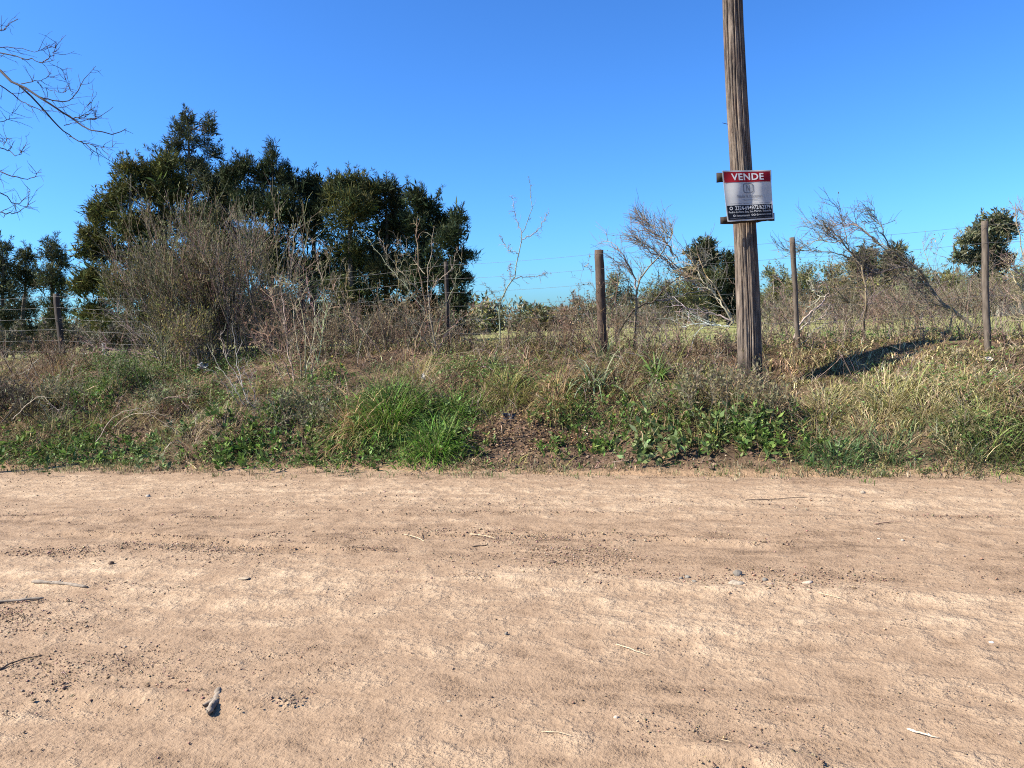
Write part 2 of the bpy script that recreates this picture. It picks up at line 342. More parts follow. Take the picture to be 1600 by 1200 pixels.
def tree(label, basepx, D, blobs, cols, dens=1.0, group=None, tr=.16, name='evergreen_tree', cat='tree', L=.33, W=.036, upb=.7, gap=.36, bark=(.09, .075, .06), per=11, twigs=0, fan=.5, lean=0, leafless=False, inner=.5):
    b = foot(basepx, D); b[2] -= .1; k = D / FPX; root = thing(name, label, cat, b, group)
    gc, gt = G(), G(); top = min(blobs, key=lambda v: v[1] - v[3] * .3)
    tip = at(top[0], top[1], D); seed = int(basepx) % 97
    tk = smoothline([b, b * .6 + tip * .4 + np.array([lean + rng.normal() * .15, rng.normal() * .2, 0]), b * .25 + tip * .75, tip], 18)
    addtubes(gt, tk[None], np.linspace(tr, tr * .18, 18)[None] * (1 + .35 * np.exp(-np.arange(18) / 1.5))[None], np.array(bark), 7)
    for j, bl in enumerate(blobs):
        x, y, rx, ry = bl[:4]; c = at(x, y, D + rng.normal() * .35 * rx * k); rad = np.array([rx * k, .5 * (rx + ry) * k, ry * k])
        kk = int(np.clip(np.argmin(np.abs(tk[:, 2] - (c[2] - .9 * rx * k))), 1, 16)); s = tk[kk]
        lb = smoothline([s, s * .5 + c * .5 + np.array([0, 0, -.1 * rx * k]), c], 8)
        addtubes(gt, lb[None], np.linspace(max(tr * .42 * (1 - kk / 26), .02), .012, 8)[None], np.array(bark), 5)
        nb = 7 if not leafless else 12
        S, dd, i, u = kids(lb[None], nb, .35, 1, .9); P = grow(S, dd, rng.uniform(.6, 1.05, len(S)) * rad.mean(), 6, .22, .1); addtubes(gt, P, taper(len(S), 6, .028, .3), vary(bark, len(S), .15), 4)
        if twigs:
            S, dd, i, u = kids(P, twigs, .2, 1, .6); P2 = grow(S, dd, rng.uniform(.3, .8, len(S)) * rad.mean(), 5, .2, .12); addtubes(gt, P2, taper(len(S), 5, .013, .4), vary(bark, len(S), .25), 3)
        n = int(dens * 1.15 * (rx * ry) ** .78)
        if rx > 9 and not leafless:
            for q_ in range(7):      # each bough breaks up into smaller uneven lobes
                off = nrm(rng.normal(size=3)) * rng.uniform(.25, .72) * rad; crown_sprays(gc, c + off, rad * rng.uniform(.34, .58), max(4, n // 8), per, L, W, cols, upb, gap, seed + j * 3 + q_, fan, inner)
            if name != 'brush': crown_sprays(gc, c, rad * .75, n // 5, 6, L * 1.35, W * 2.6, cols, upb, .2, seed + j, .9, .2)
            wn_ = max(3, int(rx / 5)); S = c + nrm(rng.normal(size=(wn_, 3)) * [1, 1, .5] + [0, 0, .7]) * rad * .9; P = grow(S, rng.normal(size=(wn_, 3)) * .3 + [0, 0, 1], rng.uniform(.35, .8, wn_), 5, .15, .1)      # wispy leaders
            for a_ in range(1, 5): leaves(gc, np.repeat(P[:, a_], 7, 0), rng.normal(size=(wn_ * 7, 3)) * .6 + [0, 0, .8], L * .8, W, pick(cols, wn_ * 7, .2))
        else: crown_sprays(gc, c, rad, n, per, L, W, cols, upb, gap, seed + j * 3, fan, inner)
    build('trunk', gt, M_bark, root, smooth=True); tag(build('crown', gc, M_needle, root), kind='stuff'); return root
BIG = 'evergreen trees of the big clump beyond the fence'
CA, CB, CC = [(.06, .07, .027), (.09, .09, .03), OLIVE], [DARKG, DARKG, (.05, .06, .026)], [GREYG, DARKG, (.065, .07, .032)]
tree('tall two-headed evergreen rising above the clump, sky showing between its stems', 303, 43, [(294, 190, 11, 11), (284, 204, 12, 12), (276, 228, 14, 15), (298, 216, 8, 14), (325, 190, 5, 8), (327, 204, 10, 11), (319, 224, 8, 12), (290, 255, 24, 16), (338, 242, 12, 4), (258, 247, 14, 8), (314, 262, 14, 14), (322, 285, 24, 24), (285, 300, 25, 30), (345, 300, 26, 28), (320, 350, 40, 30)], CC, .9, BIG, .2, gap=.45)
tree('shadowy evergreen filling the clump below the two-headed tree', 335, 45, [(352, 288, 22, 18), (345, 330, 38, 26), (300, 350, 36, 28), (310, 395, 46, 36), (370, 390, 46, 38), (330, 450, 56, 42), (345, 505, 56, 32), (255, 520, 60, 26)], CB, 1.3, BIG, .2)
tree('olive-tinged evergreen with stepped ragged outline at the clump\'s left end', 195, 39, [(205, 272, 32, 22), (190, 305, 30, 22), (166, 330, 32, 26), (145, 372, 26, 22), (170, 392, 36, 25), (128, 398, 14, 9), (205, 350, 30, 30), (150, 440, 34, 26), (125, 452, 16, 12), (190, 450, 40, 32), (145, 490, 34, 22), (180, 515, 40, 18)], CA, 1.0, BIG, .2, gap=.40)
tree('dense yellowish-green evergreen below the tall two-headed tree', 252, 40, [(254, 262, 28, 22), (238, 292, 34, 28), (270, 300, 26, 30), (245, 345, 44, 36), (232, 400, 44, 36), (262, 440, 50, 44), (245, 490, 44, 30)], [OLIVE, (.06, .066, .024), DARKG], 1.05, BIG, .2)
tree('evergreen with a thin spire poking out of its top', 424, 41, [(426, 236, 4, 14), (426, 256, 9, 15), (410, 275, 17, 18), (440, 278, 20, 18), (383, 268, 20, 20), (360, 275, 18, 20), (458, 283, 12, 12), (395, 320, 46, 36), (445, 325, 36, 36), (415, 400, 56, 54), (420, 480, 58, 44)], CB, 1.1, BIG, .2, upb=1.0)
tree('dark evergreen just beyond the spired one, with a low rounded top', 488, 42, [(492, 287, 17, 13), (472, 300, 20, 18), (505, 310, 26, 24), (485, 350, 46, 42), (490, 430, 52, 50), (490, 500, 50, 30)], CB, 1.15, BIG, .2, upb=.8)
tree('broad dark evergreen with a leaning tufted crest midway along the clump', 552, 40, [(545, 287, 28, 13), (525, 300, 24, 16), (570, 296, 20, 16), (550, 330, 46, 34), (555, 400, 54, 50), (555, 470, 56, 50)], [DARKG, (.05, .058, .026), OLIVE], 1.15, BIG, .2, upb=.8)
tree('dark evergreen with two brown-green humps near the clump\'s lower end', 612, 41, [(602, 298, 24, 15), (582, 320, 26, 20), (620, 318, 18, 22), (612, 360, 42, 36), (615, 430, 50, 50), (615, 495, 50, 32)], [DARKG, (.06, .062, .028)], 1.15, BIG, .2, upb=.7)
tree('dark evergreen with rounded lobed top second from the clump\'s right end', 664, 40, [(648, 312, 20, 14), (668, 325, 24, 18), (690, 345, 18, 16), (660, 360, 38, 32), (665, 420, 46, 46), (665, 485, 46, 40)], CB, 1.15, BIG, .2)
tree('evergreen closing the clump on the right with side sprays against the sky', 712, 39, [(716, 345, 13, 14), (705, 375, 22, 20), (716, 402, 16, 14), (738, 402, 9, 4), (700, 430, 26, 26), (722, 436, 14, 10), (712, 470, 24, 26), (705, 510, 26, 22)], CB, 1.1, BIG, .17)
FL = 'evergreen trees at the far left edge'
tree('bluish evergreen cut by the left edge of the picture', 5, 50, [(4, 388, 12, 14), (0, 415, 20, 22), (6, 455, 24, 28), (4, 500, 26, 26)], CC, 1.1, FL, .17)
tree('bushy evergreen between the edge tree and the pointed one', 38, 52, [(40, 405, 16, 14), (30, 428, 20, 22), (50, 440, 20, 22), (36, 480, 28, 28), (36, 518, 28, 18)], CC, 1.1, FL, .17)
tree('pointed bluish evergreen standing apart left of the big clump', 84, 49, [(80, 384, 11, 9), (84, 402, 18, 13), (98, 412, 10, 10), (78, 432, 26, 20), (92, 452, 20, 16), (84, 482, 24, 22), (84, 515, 22, 16)], CC, 1.0, FL, .17, gap=.44)
# beyond the field
RB = 'trees beyond the field'
tree('round-headed dark pine right of the dead brush, behind the pole', 1104, 58, [(1101, 388, 19, 13), (1088, 402, 17, 13), (1112, 406, 18, 14), (1086, 425, 22, 16), (1108, 435, 26, 18), (1098, 465, 30, 24)], [(.09, .09, .045), (.05, .06, .03)], 1.15, RB, .2, L=.42, W=.06, gap=.47)
tree('narrow dark pine half hidden by the utility pole', 1140, 60, [(1140, 408, 11, 12), (1143, 428, 15, 16), (1134, 450, 20, 22), (1140, 480, 24, 22)], CB, 1.25, RB, .2, L=.42, W=.06)
tree('grey-green gum tree with open crown at the far right', 1540, 46, [(1556, 347, 20, 14), (1535, 358, 18, 14), (1574, 362, 12, 12), (1512, 376, 15, 12), (1545, 382, 26, 18), (1500, 402, 14, 8), (1528, 408, 24, 14), (1560, 410, 22, 16), (1545, 440, 28, 18)], [(.14, .145, .085), (.09, .10, .055)], 1.1, RB, .2, L=.33, W=.06, gap=.47)
tree('small dark peaked tree at the back, left one of the pair', 1350, 62, [(1352, 398, 18, 10), (1342, 412, 26, 12), (1356, 428, 32, 16), (1350, 455, 34, 22)], [(.075, .08, .045), (.10, .10, .055)], 1.25, RB, .2, L=.4, W=.06)
tree('small dark peaked tree at the back, right one of the pair', 1398, 60, [(1402, 396, 18, 10), (1390, 408, 24, 12), (1402, 424, 30, 16), (1396, 452, 34, 22)], [(.075, .08, .045), (.10, .10, .055)], 1.25, RB, .2, L=.4, W=.06)
BR, GB, OB, SG = (.23, .175, .115), (.20, .18, .12), (.18, .17, .06), (.145, .155, .085)
HB = 'leafy bushes along the far side of the field'
for (lab, x, D, bl, cols) in (
    ('loose pale willow-like bush just right of the thick fence post', 965, 44, [(962, 440, 18, 18), (950, 462, 20, 18), (978, 462, 20, 20), (965, 488, 30, 16)], [SG, GB]),
    ('low brown bush showing left of the thick fence post', 895, 52, [(905, 475, 22, 12), (885, 488, 28, 12), (920, 490, 24, 14)], [BR, GB]),
    ('rounded grey-green bush behind the dead combed branches', 1025, 46, [(1020, 460, 28, 20), (1045, 450, 24, 18), (1010, 485, 34, 18), (1050, 482, 32, 20)], [SG, GB, OB]),
    ('olive bush between the dead brush and the round-headed pine', 1072, 45, [(1072, 448, 22, 15), (1060, 470, 28, 20), (1088, 474, 26, 20)], [OB, SG]),
    ('green bush right of the pole, its top level with the sign\'s foot post', 1212, 46, [(1208, 430, 22, 15), (1222, 448, 26, 20), (1205, 470, 32, 22)], [SG, OB]),
    ('yellow-green bush behind the thin fence post', 1262, 44, [(1262, 432, 26, 18), (1250, 455, 30, 22), (1275, 470, 32, 20)], [OB, SG]),
    ('olive bush with a reddish top left of the peaked pair', 1305, 45, [(1302, 424, 22, 13), (1315, 445, 28, 20), (1300, 472, 32, 18)], [OB, BR, SG]),
    ('brownish bush in front of the peaked pair', 1368, 44, [(1365, 448, 30, 18), (1382, 470, 32, 18), (1350, 474, 28, 16)], [OB, GB]),
    ('grey-green bush right of the peaked pair', 1438, 45, [(1438, 432, 26, 16), (1425, 455, 30, 22), (1452, 466, 30, 20)], [SG, GB]),
    ('broad bush left of the gum tree', 1488, 44, [(1486, 440, 24, 16), (1498, 458, 28, 20), (1475, 470, 28, 16)], [SG, OB]),
    ('bush under the gum tree', 1560, 43, [(1558, 445, 28, 14), (1545, 462, 26, 16), (1580, 460, 26, 14)], [OB, SG]),
    ('bush cut by the right edge of the picture', 1612, 42, [(1605, 432, 24, 18), (1620, 450, 30, 22), (1592, 462, 20, 12)], [SG, OB])):
    tree(lab, x, D, bl, cols, .88, HB, .09, 'bush', 'bush', .19, .032, .5, .36, (.20, .17, .13), 10, 5, .8)
LH = 'grey brush under the left trees'
for (lab, x, D, bl) in (('grey brush behind the first wires at the left edge', 20, 30, [(10, 535, 30, 18), (45, 540, 28, 16)]), ('grey brush behind the leaning left post', 100, 31, [(85, 536, 26, 18), (120, 532, 30, 20)]), ('grey brush left of the broom shrub', 185, 30, [(165, 530, 30, 22), (205, 532, 32, 24)]), ('grey brush behind the broom shrub', 290, 31, [(260, 525, 34, 26), (310, 522, 40, 28)]), ('grey brush right of the broom shrub', 420, 30, [(390, 522, 40, 28), (450, 520, 38, 28)]), ('grey brush below the dark clump', 555, 31, [(520, 518, 38, 28), (585, 518, 38, 26)]), ('grey brush under the right end of the clump', 660, 32, [(635, 515, 34, 24), (690, 515, 34, 22)])):
    tree(lab, x, D, bl, [(.13, .115, .085), (.10, .095, .06)], .7, LH, .05, 'brush', 'brush', .2, .04, .5, .3, (.16, .135, .11), 10, 7, .8)
# the wood on the horizon reads as one mass
g = G()
for x in np.arange(-260, 1900, 15):
    row = rng.integers(0, 2); D = rng.uniform(95, 130) if row else rng.uniform(66, 80); kx = D / FPX; f = foot(x, D); rx = rng.uniform(15, 24) * kx
    lift = np.interp(x, [-260, 700, 740, 800, 850, 900, 1000, 1200, 1600, 1900], [42, 42, 36, 42, 22, 26, 40, 46, 44, 44]) * rng.uniform(.75, 1.12); hgt = (EYE - f[2]) + lift * kx
    for q in range(2):
        c = f + np.array([rng.normal() * rx * .4, rng.normal() * 2, hgt * (.30 + .34 * q)])
        crown_sprays(g, c, np.array([rx, rx, hgt * .40]), 50, 5, .68, .20, [GB, SG, (.125, .115, .075), OB], .5, .28, int(x) % 50, .8, .4)
tag(build('distant_wood', g, M_needle), 'grey-green wood along the horizon behind the field', 'wood', kind='stuff')

# ------------------------------------------------------------------ wire fence
def fence_xy(x): return 11.6 - .39 * x
def fpost(px):
    q = ray(px, 540); D = 11.6 / (q[1] + .39 * q[0]); p = CP + D * q; return p[0], p[1]
FB = np.array([*fpost(695), 0]); FB[2] = hxy(FB[0], FB[1]) - .1
fence = thing('wire_fence', 'six-strand wire fence on weathered wooden posts along the bank top', 'fence', FB)
posts = [(-190, 470, .05, -4, 4), (88, 459, .05, -3.0, 6), (252, 462, .055, -.5, 6), (470, 436, .05, 1, 6), (696, 409, .028, .5, 7), (936, 391, .064, .6, 10), (1238, 371, .030, -.6, 6), (1541, 345, .036, 1.2, 7), (1900, 318, .06, 1, 6)]
tops = []
for (px, py, rad, lean, sd_) in posts:
    x, y = fpost(px); D = (np.array([x, y, 1.2]) - CP) @ AF; tp = at(px, py, D); bz = hxy(x, y) - .15
    K = 16; P = np.linspace([tp[0] - math.sin(R(lean)) * (tp[2] - bz), y, bz], tp, K); P[:, :2] += np.cumsum(rng.normal(size=(K, 2)) * .0025, 0); P = np.concatenate([P, P[-1:] + [[0, 0, .004]]])
    rr = rad * (1 + .10 * vnoise(np.arange(K + 1) * .6, px, 3)); rr[-1] = .001
    V, F, _ = tubes(P[None], rr[None], 14); V += (vnoise(np.tile(np.arange(14), K + 1) * 1.0, np.repeat(np.arange(K + 1), 14) * .12, px)[:, None] - .5) * nrm(V - np.repeat(P, 14, 0)) * rad * .28
    col = (.045, .036, .03) if px in (88, 252, 470, 696) else ((.075, .05, .036) if px == 936 else (.10, .08, .062))
    tops.append((tp, rad, (tp[2] - bz)))
    build('post', G().add(V, F, col), M_bark, fence, smooth=False)
M_wire = plainmat('galvanised_wire', (.15, .145, .14), .45, .5); M_wire.node_tree.nodes['Principled BSDF'].inputs['Metallic'].default_value = .5
for j in range(6):
    pts = []
    for (tp, rad, h_) in tops: pts.append(tp + np.array([-.02, -rad * 1.02, -.055 - .213 * j]))
    line = []
    for a, b_ in zip(pts[:-1], pts[1:]):
        for u in np.linspace(0, 1, 9)[:-1]: line.append(a + (b_ - a) * u - np.array([0, 0, .02 * 4 * u * (1 - u)]))
    line.append(pts[-1]); line = np.array(line)
    build('wire', G().add(*tubes(line[None], np.full((1, len(line)),   .0016), 4)[:2], (.3, .3, .3)), M_wire, fence)

# ------------------------------------------------------------------ utility pole
def pole_material():
    m, nt, b, out = newmat('weathered_pole_wood'); v = objvec(nt, (1, 1, .11)); a = noise(nt, v, 22, 6, .7); a2 = noise(nt, v, 70, 4, .6); p = noise(nt, objvec(nt, (1, 1, .3)), 5.5, 4)
    c = ramp(nt, a, [(.32, (.022, .017, .014)), (.44, (.075, .059, .048)), (.56, (.15, .116, .088)), (.72, (.27, .222, .175))])
    c = mix(nt, ramp(nt, p, [(.52, (0, 0, 0)), (.66, (.75, .75, .75))]), c, mix(nt, .35, c, (.12, .05, .03)))
    sp = N_(nt, 'ShaderNodeSeparateXYZ'); nt.links.new(objvec(nt), sp.inputs[0]); z = math_(nt, 'ADD', sp.outputs[2], math_(nt, 'MULTIPLY', a, .35))
    c = mix(nt, ramp(nt, z, [(.52, (.9, .9, .9)), (.80, (0, 0, 0))]), c, (.03, .022, .018))
    nt.links.new(c, b.inputs['Base Color']); b.inputs['Roughness'].default_value = .9
    bump(nt, b, math_(nt, 'ADD', a, math_(nt, 'MULTIPLY', a2, .5)), .8, .02); return m
PD = 9.3; pb = at(1171, 585, PD); pt = at(1147, 0, PD + .05); pdir = (pt - pb) / (pt[2] - pb[2])
pb = pb + pdir * (hxy(pb[0], pb[1]) - .12 - pb[2])
K, Sd = 110, 128; zz = np.linspace(0, 8.6, K); ang = np.arange(Sd) * 2 * np.pi / Sd
rad = np.interp(zz, [0, .15, .5, 4.6, 8.6], [.162, .152, .146, .124, .105])
bow = .02 * np.sin(zz * 1.1)
A, Zm = np.meshgrid(ang, zz)
crack = np.minimum(1, np.abs(fbm(np.cos(A) * 4 + np.sin(A) * 1.3 + 3 * Zm * .02, np.sin(A) * 4 + Zm * .25, 3, 8)) * 9)
rr = rad[:, None] * (1 + .05 * fbm(np.cos(A) * 1.5 + 5, np.sin(A) * 1.5 + Zm * .8, 3, 4) * 2) - .014 * (1 - crack) - .006 * vnoise(A * 14, Zm * 1.5, 3)
for (a0, z0, z1, dp, wd) in ((4.55, .3, 2.2, .030, .045), (4.85, 1.4, 5.2, .026, .04), (5.15, 0, 3.4, .034, .05), (5.5, 2.2, 7, .03, .045), (4.2, .8, 4.4, .024, .04), (3.8, 0, 6, .026, .05), (5.0, 3.6, 8, .032, .045), (4.4, 3.0, 8.6, .028, .04), (5.9, 0, 8, .03, .05), (3.4, 1, 5, .03, .05), (4.7, 0, 1.2, .03, .05)):
    c_ = a0 + .10 * np.sin(Zm * .9 + a0 * 5) + .035 * np.sin(Zm * 3.7 + a0); rr -= dp * np.exp(-((A - c_) / wd) ** 2) * np.clip((Zm - z0) * 2, 0, 1) * np.clip((z1 - Zm) * 2, 0, 1)
for (kz, ka) in ((2.95, 4.9), (3.9, 5.3), (1.3, 4.4), (2.5, 5.4)):
    rr -= .016 * np.exp(-((Zm - kz) / .035) ** 2 - ((A - ka) / .13) ** 2)
V = np.stack([pb[0] + pdir[0] * Zm + bow[:, None] + rr * np.cos(A), pb[1] + pdir[1] * Zm + rr * np.sin(A), pb[2] + Zm], -1)
idx = np.arange(K * Sd).reshape(K, Sd); nx = np.roll(idx, -1, 1)
F = np.stack([idx[:-1], nx[:-1], nx[1:], idx[1:]], -1).reshape(-1, 4)
pole = thing('utility_pole', 'tall weathered wooden utility pole leaning slightly, standing on the bank', 'pole', pb)
gp = G().add(V.reshape(-1, 3), F, (.3, .25, .2)); ctop = V[-1].mean(0) + [0, 0, .03]
gp.add(np.concatenate([V[-1], [ctop]]), [[i, (i + 1) % Sd, Sd] for i in range(Sd)], (.3, .25, .2))
build('pole_shaft', gp, pole_material(), pole, smooth=True)
M_rust = plainmat('rusty_iron', (.09, .055, .04), .8)
nl_ = at(1137, 194, PD - .02); build('nail', G().add(*tubes(np.linspace(nl_, at(1129, 192, PD - .06), 4)[None], np.full((1, 4), .004), 5)[:2], (.1, .06, .05)), M_rust, pole)

# ------------------------------------------------------------------ for-sale sign: canvas on two battens nailed to the pole
SD = PD - .25
c00, c10, c11, c01 = at(1128.5, 266.5, SD - .03), at(1204.5, 265.5, SD + .045), at(1209, 342, SD + .045), at(1137, 346.5, SD - .03)
def S(u, v, off=0.):
    u = np.asarray(u, float); v = np.asarray(v, float)
    p = (c00[None] * ((1 - u) * (1 - v))[:, None] + c10[None] * (u * (1 - v))[:, None] + c11[None] * (u * v)[:, None] + c01[None] * ((1 - u) * v)[:, None])
    env = np.sin(np.pi * np.clip(v, 0, 1)) ** .6
    w = .009 * env * np.sin(u * 2 * np.pi * 2.05 + .9 + v * .7) + .003 * np.sin(v * 9 + u * 4)
    p[:, 1] += w - off; return p
sign = thing('for_sale_sign', 'square VENDE for-sale sign with red and black bands nailed to the pole', 'sign', (c01 + c11) / 2)
def patch(name, mat, u0, u1, v0, v1, off, n=28, m=28, th=0, rounded=0, inner=None):
    U, W_ = np.meshgrid(np.linspace(u0, u1, n), np.linspace(v0, v1, m)); g = G(); fr = S(U.ravel(), W_.ravel(), off)
    i = np.arange(n * m).reshape(m, n); Fq = np.stack([i[:-1, :-1], i[1:, :-1], i[1:, 1:], i[:-1, 1:]], -1).reshape(-1, 4)
    g.add(fr, Fq, (1, 1, 1))
    if th:
        bk = fr + [0, th, 0]; g.add(bk, Fq[:, ::-1], (1, 1, 1))
        rim = np.concatenate([i[0], i[1:, -1], i[-1, -2::-1], i[-2:0:-1, 0]]); nr = len(rim)
        g.add(np.concatenate([fr[rim], bk[rim]]), [[a, (a + 1) % nr, nr + (a + 1) % nr, nr + a] for a in range(nr)], (1, 1, 1))
    return build(name, g, mat, sign, smooth=not th)
M_white = plainmat('white_canvas', (.40, .40, .385), .7, .15, .10, 6); M_red = plainmat('red_print', (.22, .008, .016), .7, .12, .15, 8); M_black = plainmat('black_print', (.006, .008, .014), .7, .12, .2, 8)
M_ink = plainmat('grey_ink', (.14, .15, .18), .6); M_pale = plainmat('white_print', (.50, .50, .49), .55, .3, .15, 40); M_frame = plainmat('logo_ink', (.12, .13, .15), .6)
patch('canvas', M_white, 0, 1, 0, 1, 0, 40, 40, .004)
RB_ = patch('red_band', M_red, .022, .978, .028, .235, .0022); BB_ = patch('black_band', M_black, .022, .978, .69, .972, .0022)
def rounded(u0, u1, v0, v1, r, n=5):
    pts = []
    for (cx, cy, a0) in ((u1 - r, v0 + r, -90), (u1 - r, v1 - r, 0), (u0 + r, v1 - r, 90), (u0 + r, v0 + r, 180)):
        for k in range(n + 1): a = R(a0 + 90 * k / n); pts.append((cx + r * math.cos(a), cy + r * math.sin(a)))
    return np.array(pts)
o_, i_ = rounded(.395, .61, .262, .452, .045), rounded(.412, .593, .277, .437, .035); n = len(o_)
LF_ = build('logo_frame', G().add(np.concatenate([S(o_[:, 0], o_[:, 1], .003), S(i_[:, 0], i_[:, 1], .003)]), [[a, n + a, n + (a + 1) % n, (a + 1) % n] for a in range(n)], (1, 1, 1)), M_frame, sign)
def lettering(name, txt, u0, u1, v0, v1, mat, bold=0., off=.0042, spacing=1.0, par=None):
    cu = bpy.data.curves.new(name, 'FONT'); cu.body = txt; cu.offset = bold; cu.space_character = spacing; cu.resolution_u = 3
    o = bpy.data.objects.new(name, cu); COL.objects.link(o); me = bpy.data.meshes.new_from_object(o.evaluated_get(bpy.context.evaluated_depsgraph_get()))
    bpy.data.objects.remove(o); bpy.data.curves.remove(cu)
    co = np.array([v.co[:2] for v in me.vertices]); mn, mx = co.min(0), co.max(0)
    u = u0 + (co[:, 0] - mn[0]) / (mx[0] - mn[0]) * (u1 - u0); v = v1 - (co[:, 1] - mn[1]) / (mx[1] - mn[1]) * (v1 - v0)
    for vt, p in zip(me.vertices, S(u, v, off)): vt.co = p - np.array(sign['_o'])
    me.name = name; me.materials.append(mat); ob = bpy.data.objects.new(name, me); COL.objects.link(ob); ob.parent = par or sign; return ob
lettering('lettering', 'VENDE', .17, .835, .062, .198, M_pale, .022, spacing=1.08, par=RB_)
lettering('logo_letter', 'N', .465, .54, .295, .42, M_frame, .0, par=LF_)
lettering('lettering', 'Natalia N. Montenari', .245, .78, .485, .545, M_ink, .0)
lettering('lettering', 'Negocios Inmobiliarios', .37, .69, .575, .605, M_ink, .0)
lettering('lettering', 'Corredora publica - Martillera - Tasaciones - Ventas - Alquileres', .10, .95, .645, .672, M_ink, .0)
lettering('lettering', '2324-694972/623791', .185, .97, .705, .785, M_pale, .008, par=BB_)
lettering('lettering', 'Pedro La Rosa Esq. San Martin, Suipacha', .05, .955, .80, .852, M_pale, .0, par=BB_)
lettering('lettering', '/nmontenari', .20, .48, .872, .915, M_pale, .0, par=BB_); lettering('lettering', '@nmontenari.inmob', .63, .95, .872, .915, M_pale, .0, par=BB_)
lettering('lettering', 'consultas e informes - visitas a convenir - ventas - alquileres', .06, .94, .938, .957, M_ink, .0, par=BB_)
for (cu_, cv_, r_) in ((.105, .745, .034), (.155, .893, .022), (.545, .893, .02), (.59, .893, .02)):
    a = np.arange(16) * 2 * np.pi / 16; g = G().add(np.concatenate([S(cu_ + r_ * np.cos(a), cv_ + r_ * np.sin(a), .0042), S(cu_ + r_ * .62 * np.cos(a), cv_ + r_ * .62 * np.sin(a), .0042)]), [[k, 16 + k, 16 + (k + 1) % 16, (k + 1) % 16] for k in range(16)], (1, 1, 1))
    build('symbol', g, M_pale, sign).parent = BB_
M_batten = barkmat('batten_wood', 40, .4)
def batten(a, b_, hgt, dy):
    a = a + np.array([0, dy, 0]); b_ = b_ + np.array([0, dy, 0]); n = 14; u = np.linspace(0, 1, n); c = a[None] + (b_ - a)[None] * u[:, None]; ring = []
    for (dz, ey) in ((hgt / 2, -.014), (-hgt / 2, -.014), (-hgt / 2, .014), (hgt / 2, .014)): ring.append(c + np.stack([0 * u, ey + 0 * u, dz + .004 * rng.normal(size=n)], -1))
    V = np.stack(ring, 1); i = np.arange(n * 4).reshape(n, 4); nx = np.roll(i, -1, 1)
    F = np.concatenate([np.stack([i[:-1], nx[:-1], nx[1:], i[1:]], -1).reshape(-1, 4), [[0, 3, 2, 1]], [[i[-1, 0], i[-1, 1], i[-1, 2], i[-1, 3]]]])
    return build('batten', G().add(V, F, (.03, .023, .018)), M_batten, sign)
batten(at(1122.5, 275.5, SD), at(1208, 272.5, SD), .108, .075); batten(at(1128.5, 343.5, SD), at(1213, 337.5, SD), .088, .075)

# ------------------------------------------------------------------ bare and dead branches drawn limb by limb
PALE, GREYT, DARKT, REDT = (.36, .285, .18), (.20, .155, .10), (.09, .066, .05), (.17, .11, .075)
def pdir_(dx, dy, dz=0.): return nrm(dx * AR - dy * AU + dz * AF)
def branchy(name, label, cat, D, limbs, r0, cols, twig=(8, .35, .9), comb=None, sub=(3, .16), group=None, base=None, depth=.12, leaf=None, thorns=False, wig=.16, K=16, mat=None, tr=1.0):
    """limbs: picture polylines (thick end first, optional radius factor last); twig: count per limb, length, angle"""
    G1, G2, G3 = G(), G(), G(); Ps = []; ws = []
    for lm in limbs:
        w = 1.0
        if not isinstance(lm[-1], tuple): w = lm[-1]; lm = lm[:-1]
        P = limb(lm, D, K, depth); P += np.concatenate([[[0, 0, 0]], rng.normal(size=(K - 1, 3)) * .008 * D / 10]); Ps.append(P); ws.append(w)
    Ps = np.array(Ps); ws = np.array(ws); bpt = Ps[0, 0] if base is None else base
    root = thing(name, label, cat, bpt, group)
    cl = pick(cols, len(Ps), .12); addtubes(G1, Ps, taper(len(Ps), K, r0 * ws, .22), cl, 6)
    n, L, ang = twig; S, d, i, u = kids(Ps, n, .18, 1.0, ang, .3)
    if comb is not None: d = nrm(d * .8 + comb[None] * .62 + .34 * rng.normal(size=d.shape))
    ln = L * rng.uniform(.45, 1.25, len(S)) * (1.15 - .5 * u); T1 = grow(S, d, ln, 7, wig, .03)
    rt = np.minimum(r0 * .36, .009) * tr; addtubes(G2, T1, taper(len(T1), 7, rt * rng.uniform(.7, 1.2, len(T1)), .35), vary(np.array(cl)[i], len(T1), .12), 3)
    if sub:
        S2, d2, i2, u2 = kids(T1, sub[0], .15, 1, .6, .25)
        if comb is not None: d2 = nrm(d2 * .9 + comb[None] * .35 + .3 * rng.normal(size=d2.shape))
        T2 = grow(S2, d2, sub[1] * rng.uniform(.4, 1.3, len(S2)), 5, wig, .02); addtubes(G2, T2, taper(len(T2), 5, rt * .55, .5), vary(np.array(cl)[i[i2]], len(T2), .15), 3)
        if leaf:
            q = rng.choice(len(T2), int(len(T2) * leaf[0])); leaves(G3, T2[q, rng.integers(1, 5, len(q))], T2[q, 4] - T2[q, 2] + .02 * rng.normal(size=(len(q), 3)) + np.array([0, 0, leaf[3] if len(leaf) > 3 else 0]), leaf[1] * rng.uniform(.6, 1.3, len(q)), leaf[1] * .5, pick(leaf[2], len(q), .25))
    if thorns:
        S3, d3, i3, u3 = kids(Ps, 46, .1, 1, 1.1, .2); T3 = grow(S3, d3, rng.uniform(.02, .06, len(S3)), 3, .1); addtubes(G2, T3, taper(len(T3), 3, rt * .7, .1), vary(np.array(cl)[i3], len(T3), .1), 3)
    build('limbs', G1, mat or M_twig, root, smooth=True); tag(build('twigs', G2, mat or M_twig, root), kind='stuff')
    if G3.n: tag(build('leaves', G3, M_dry, root), kind='stuff')
    return root
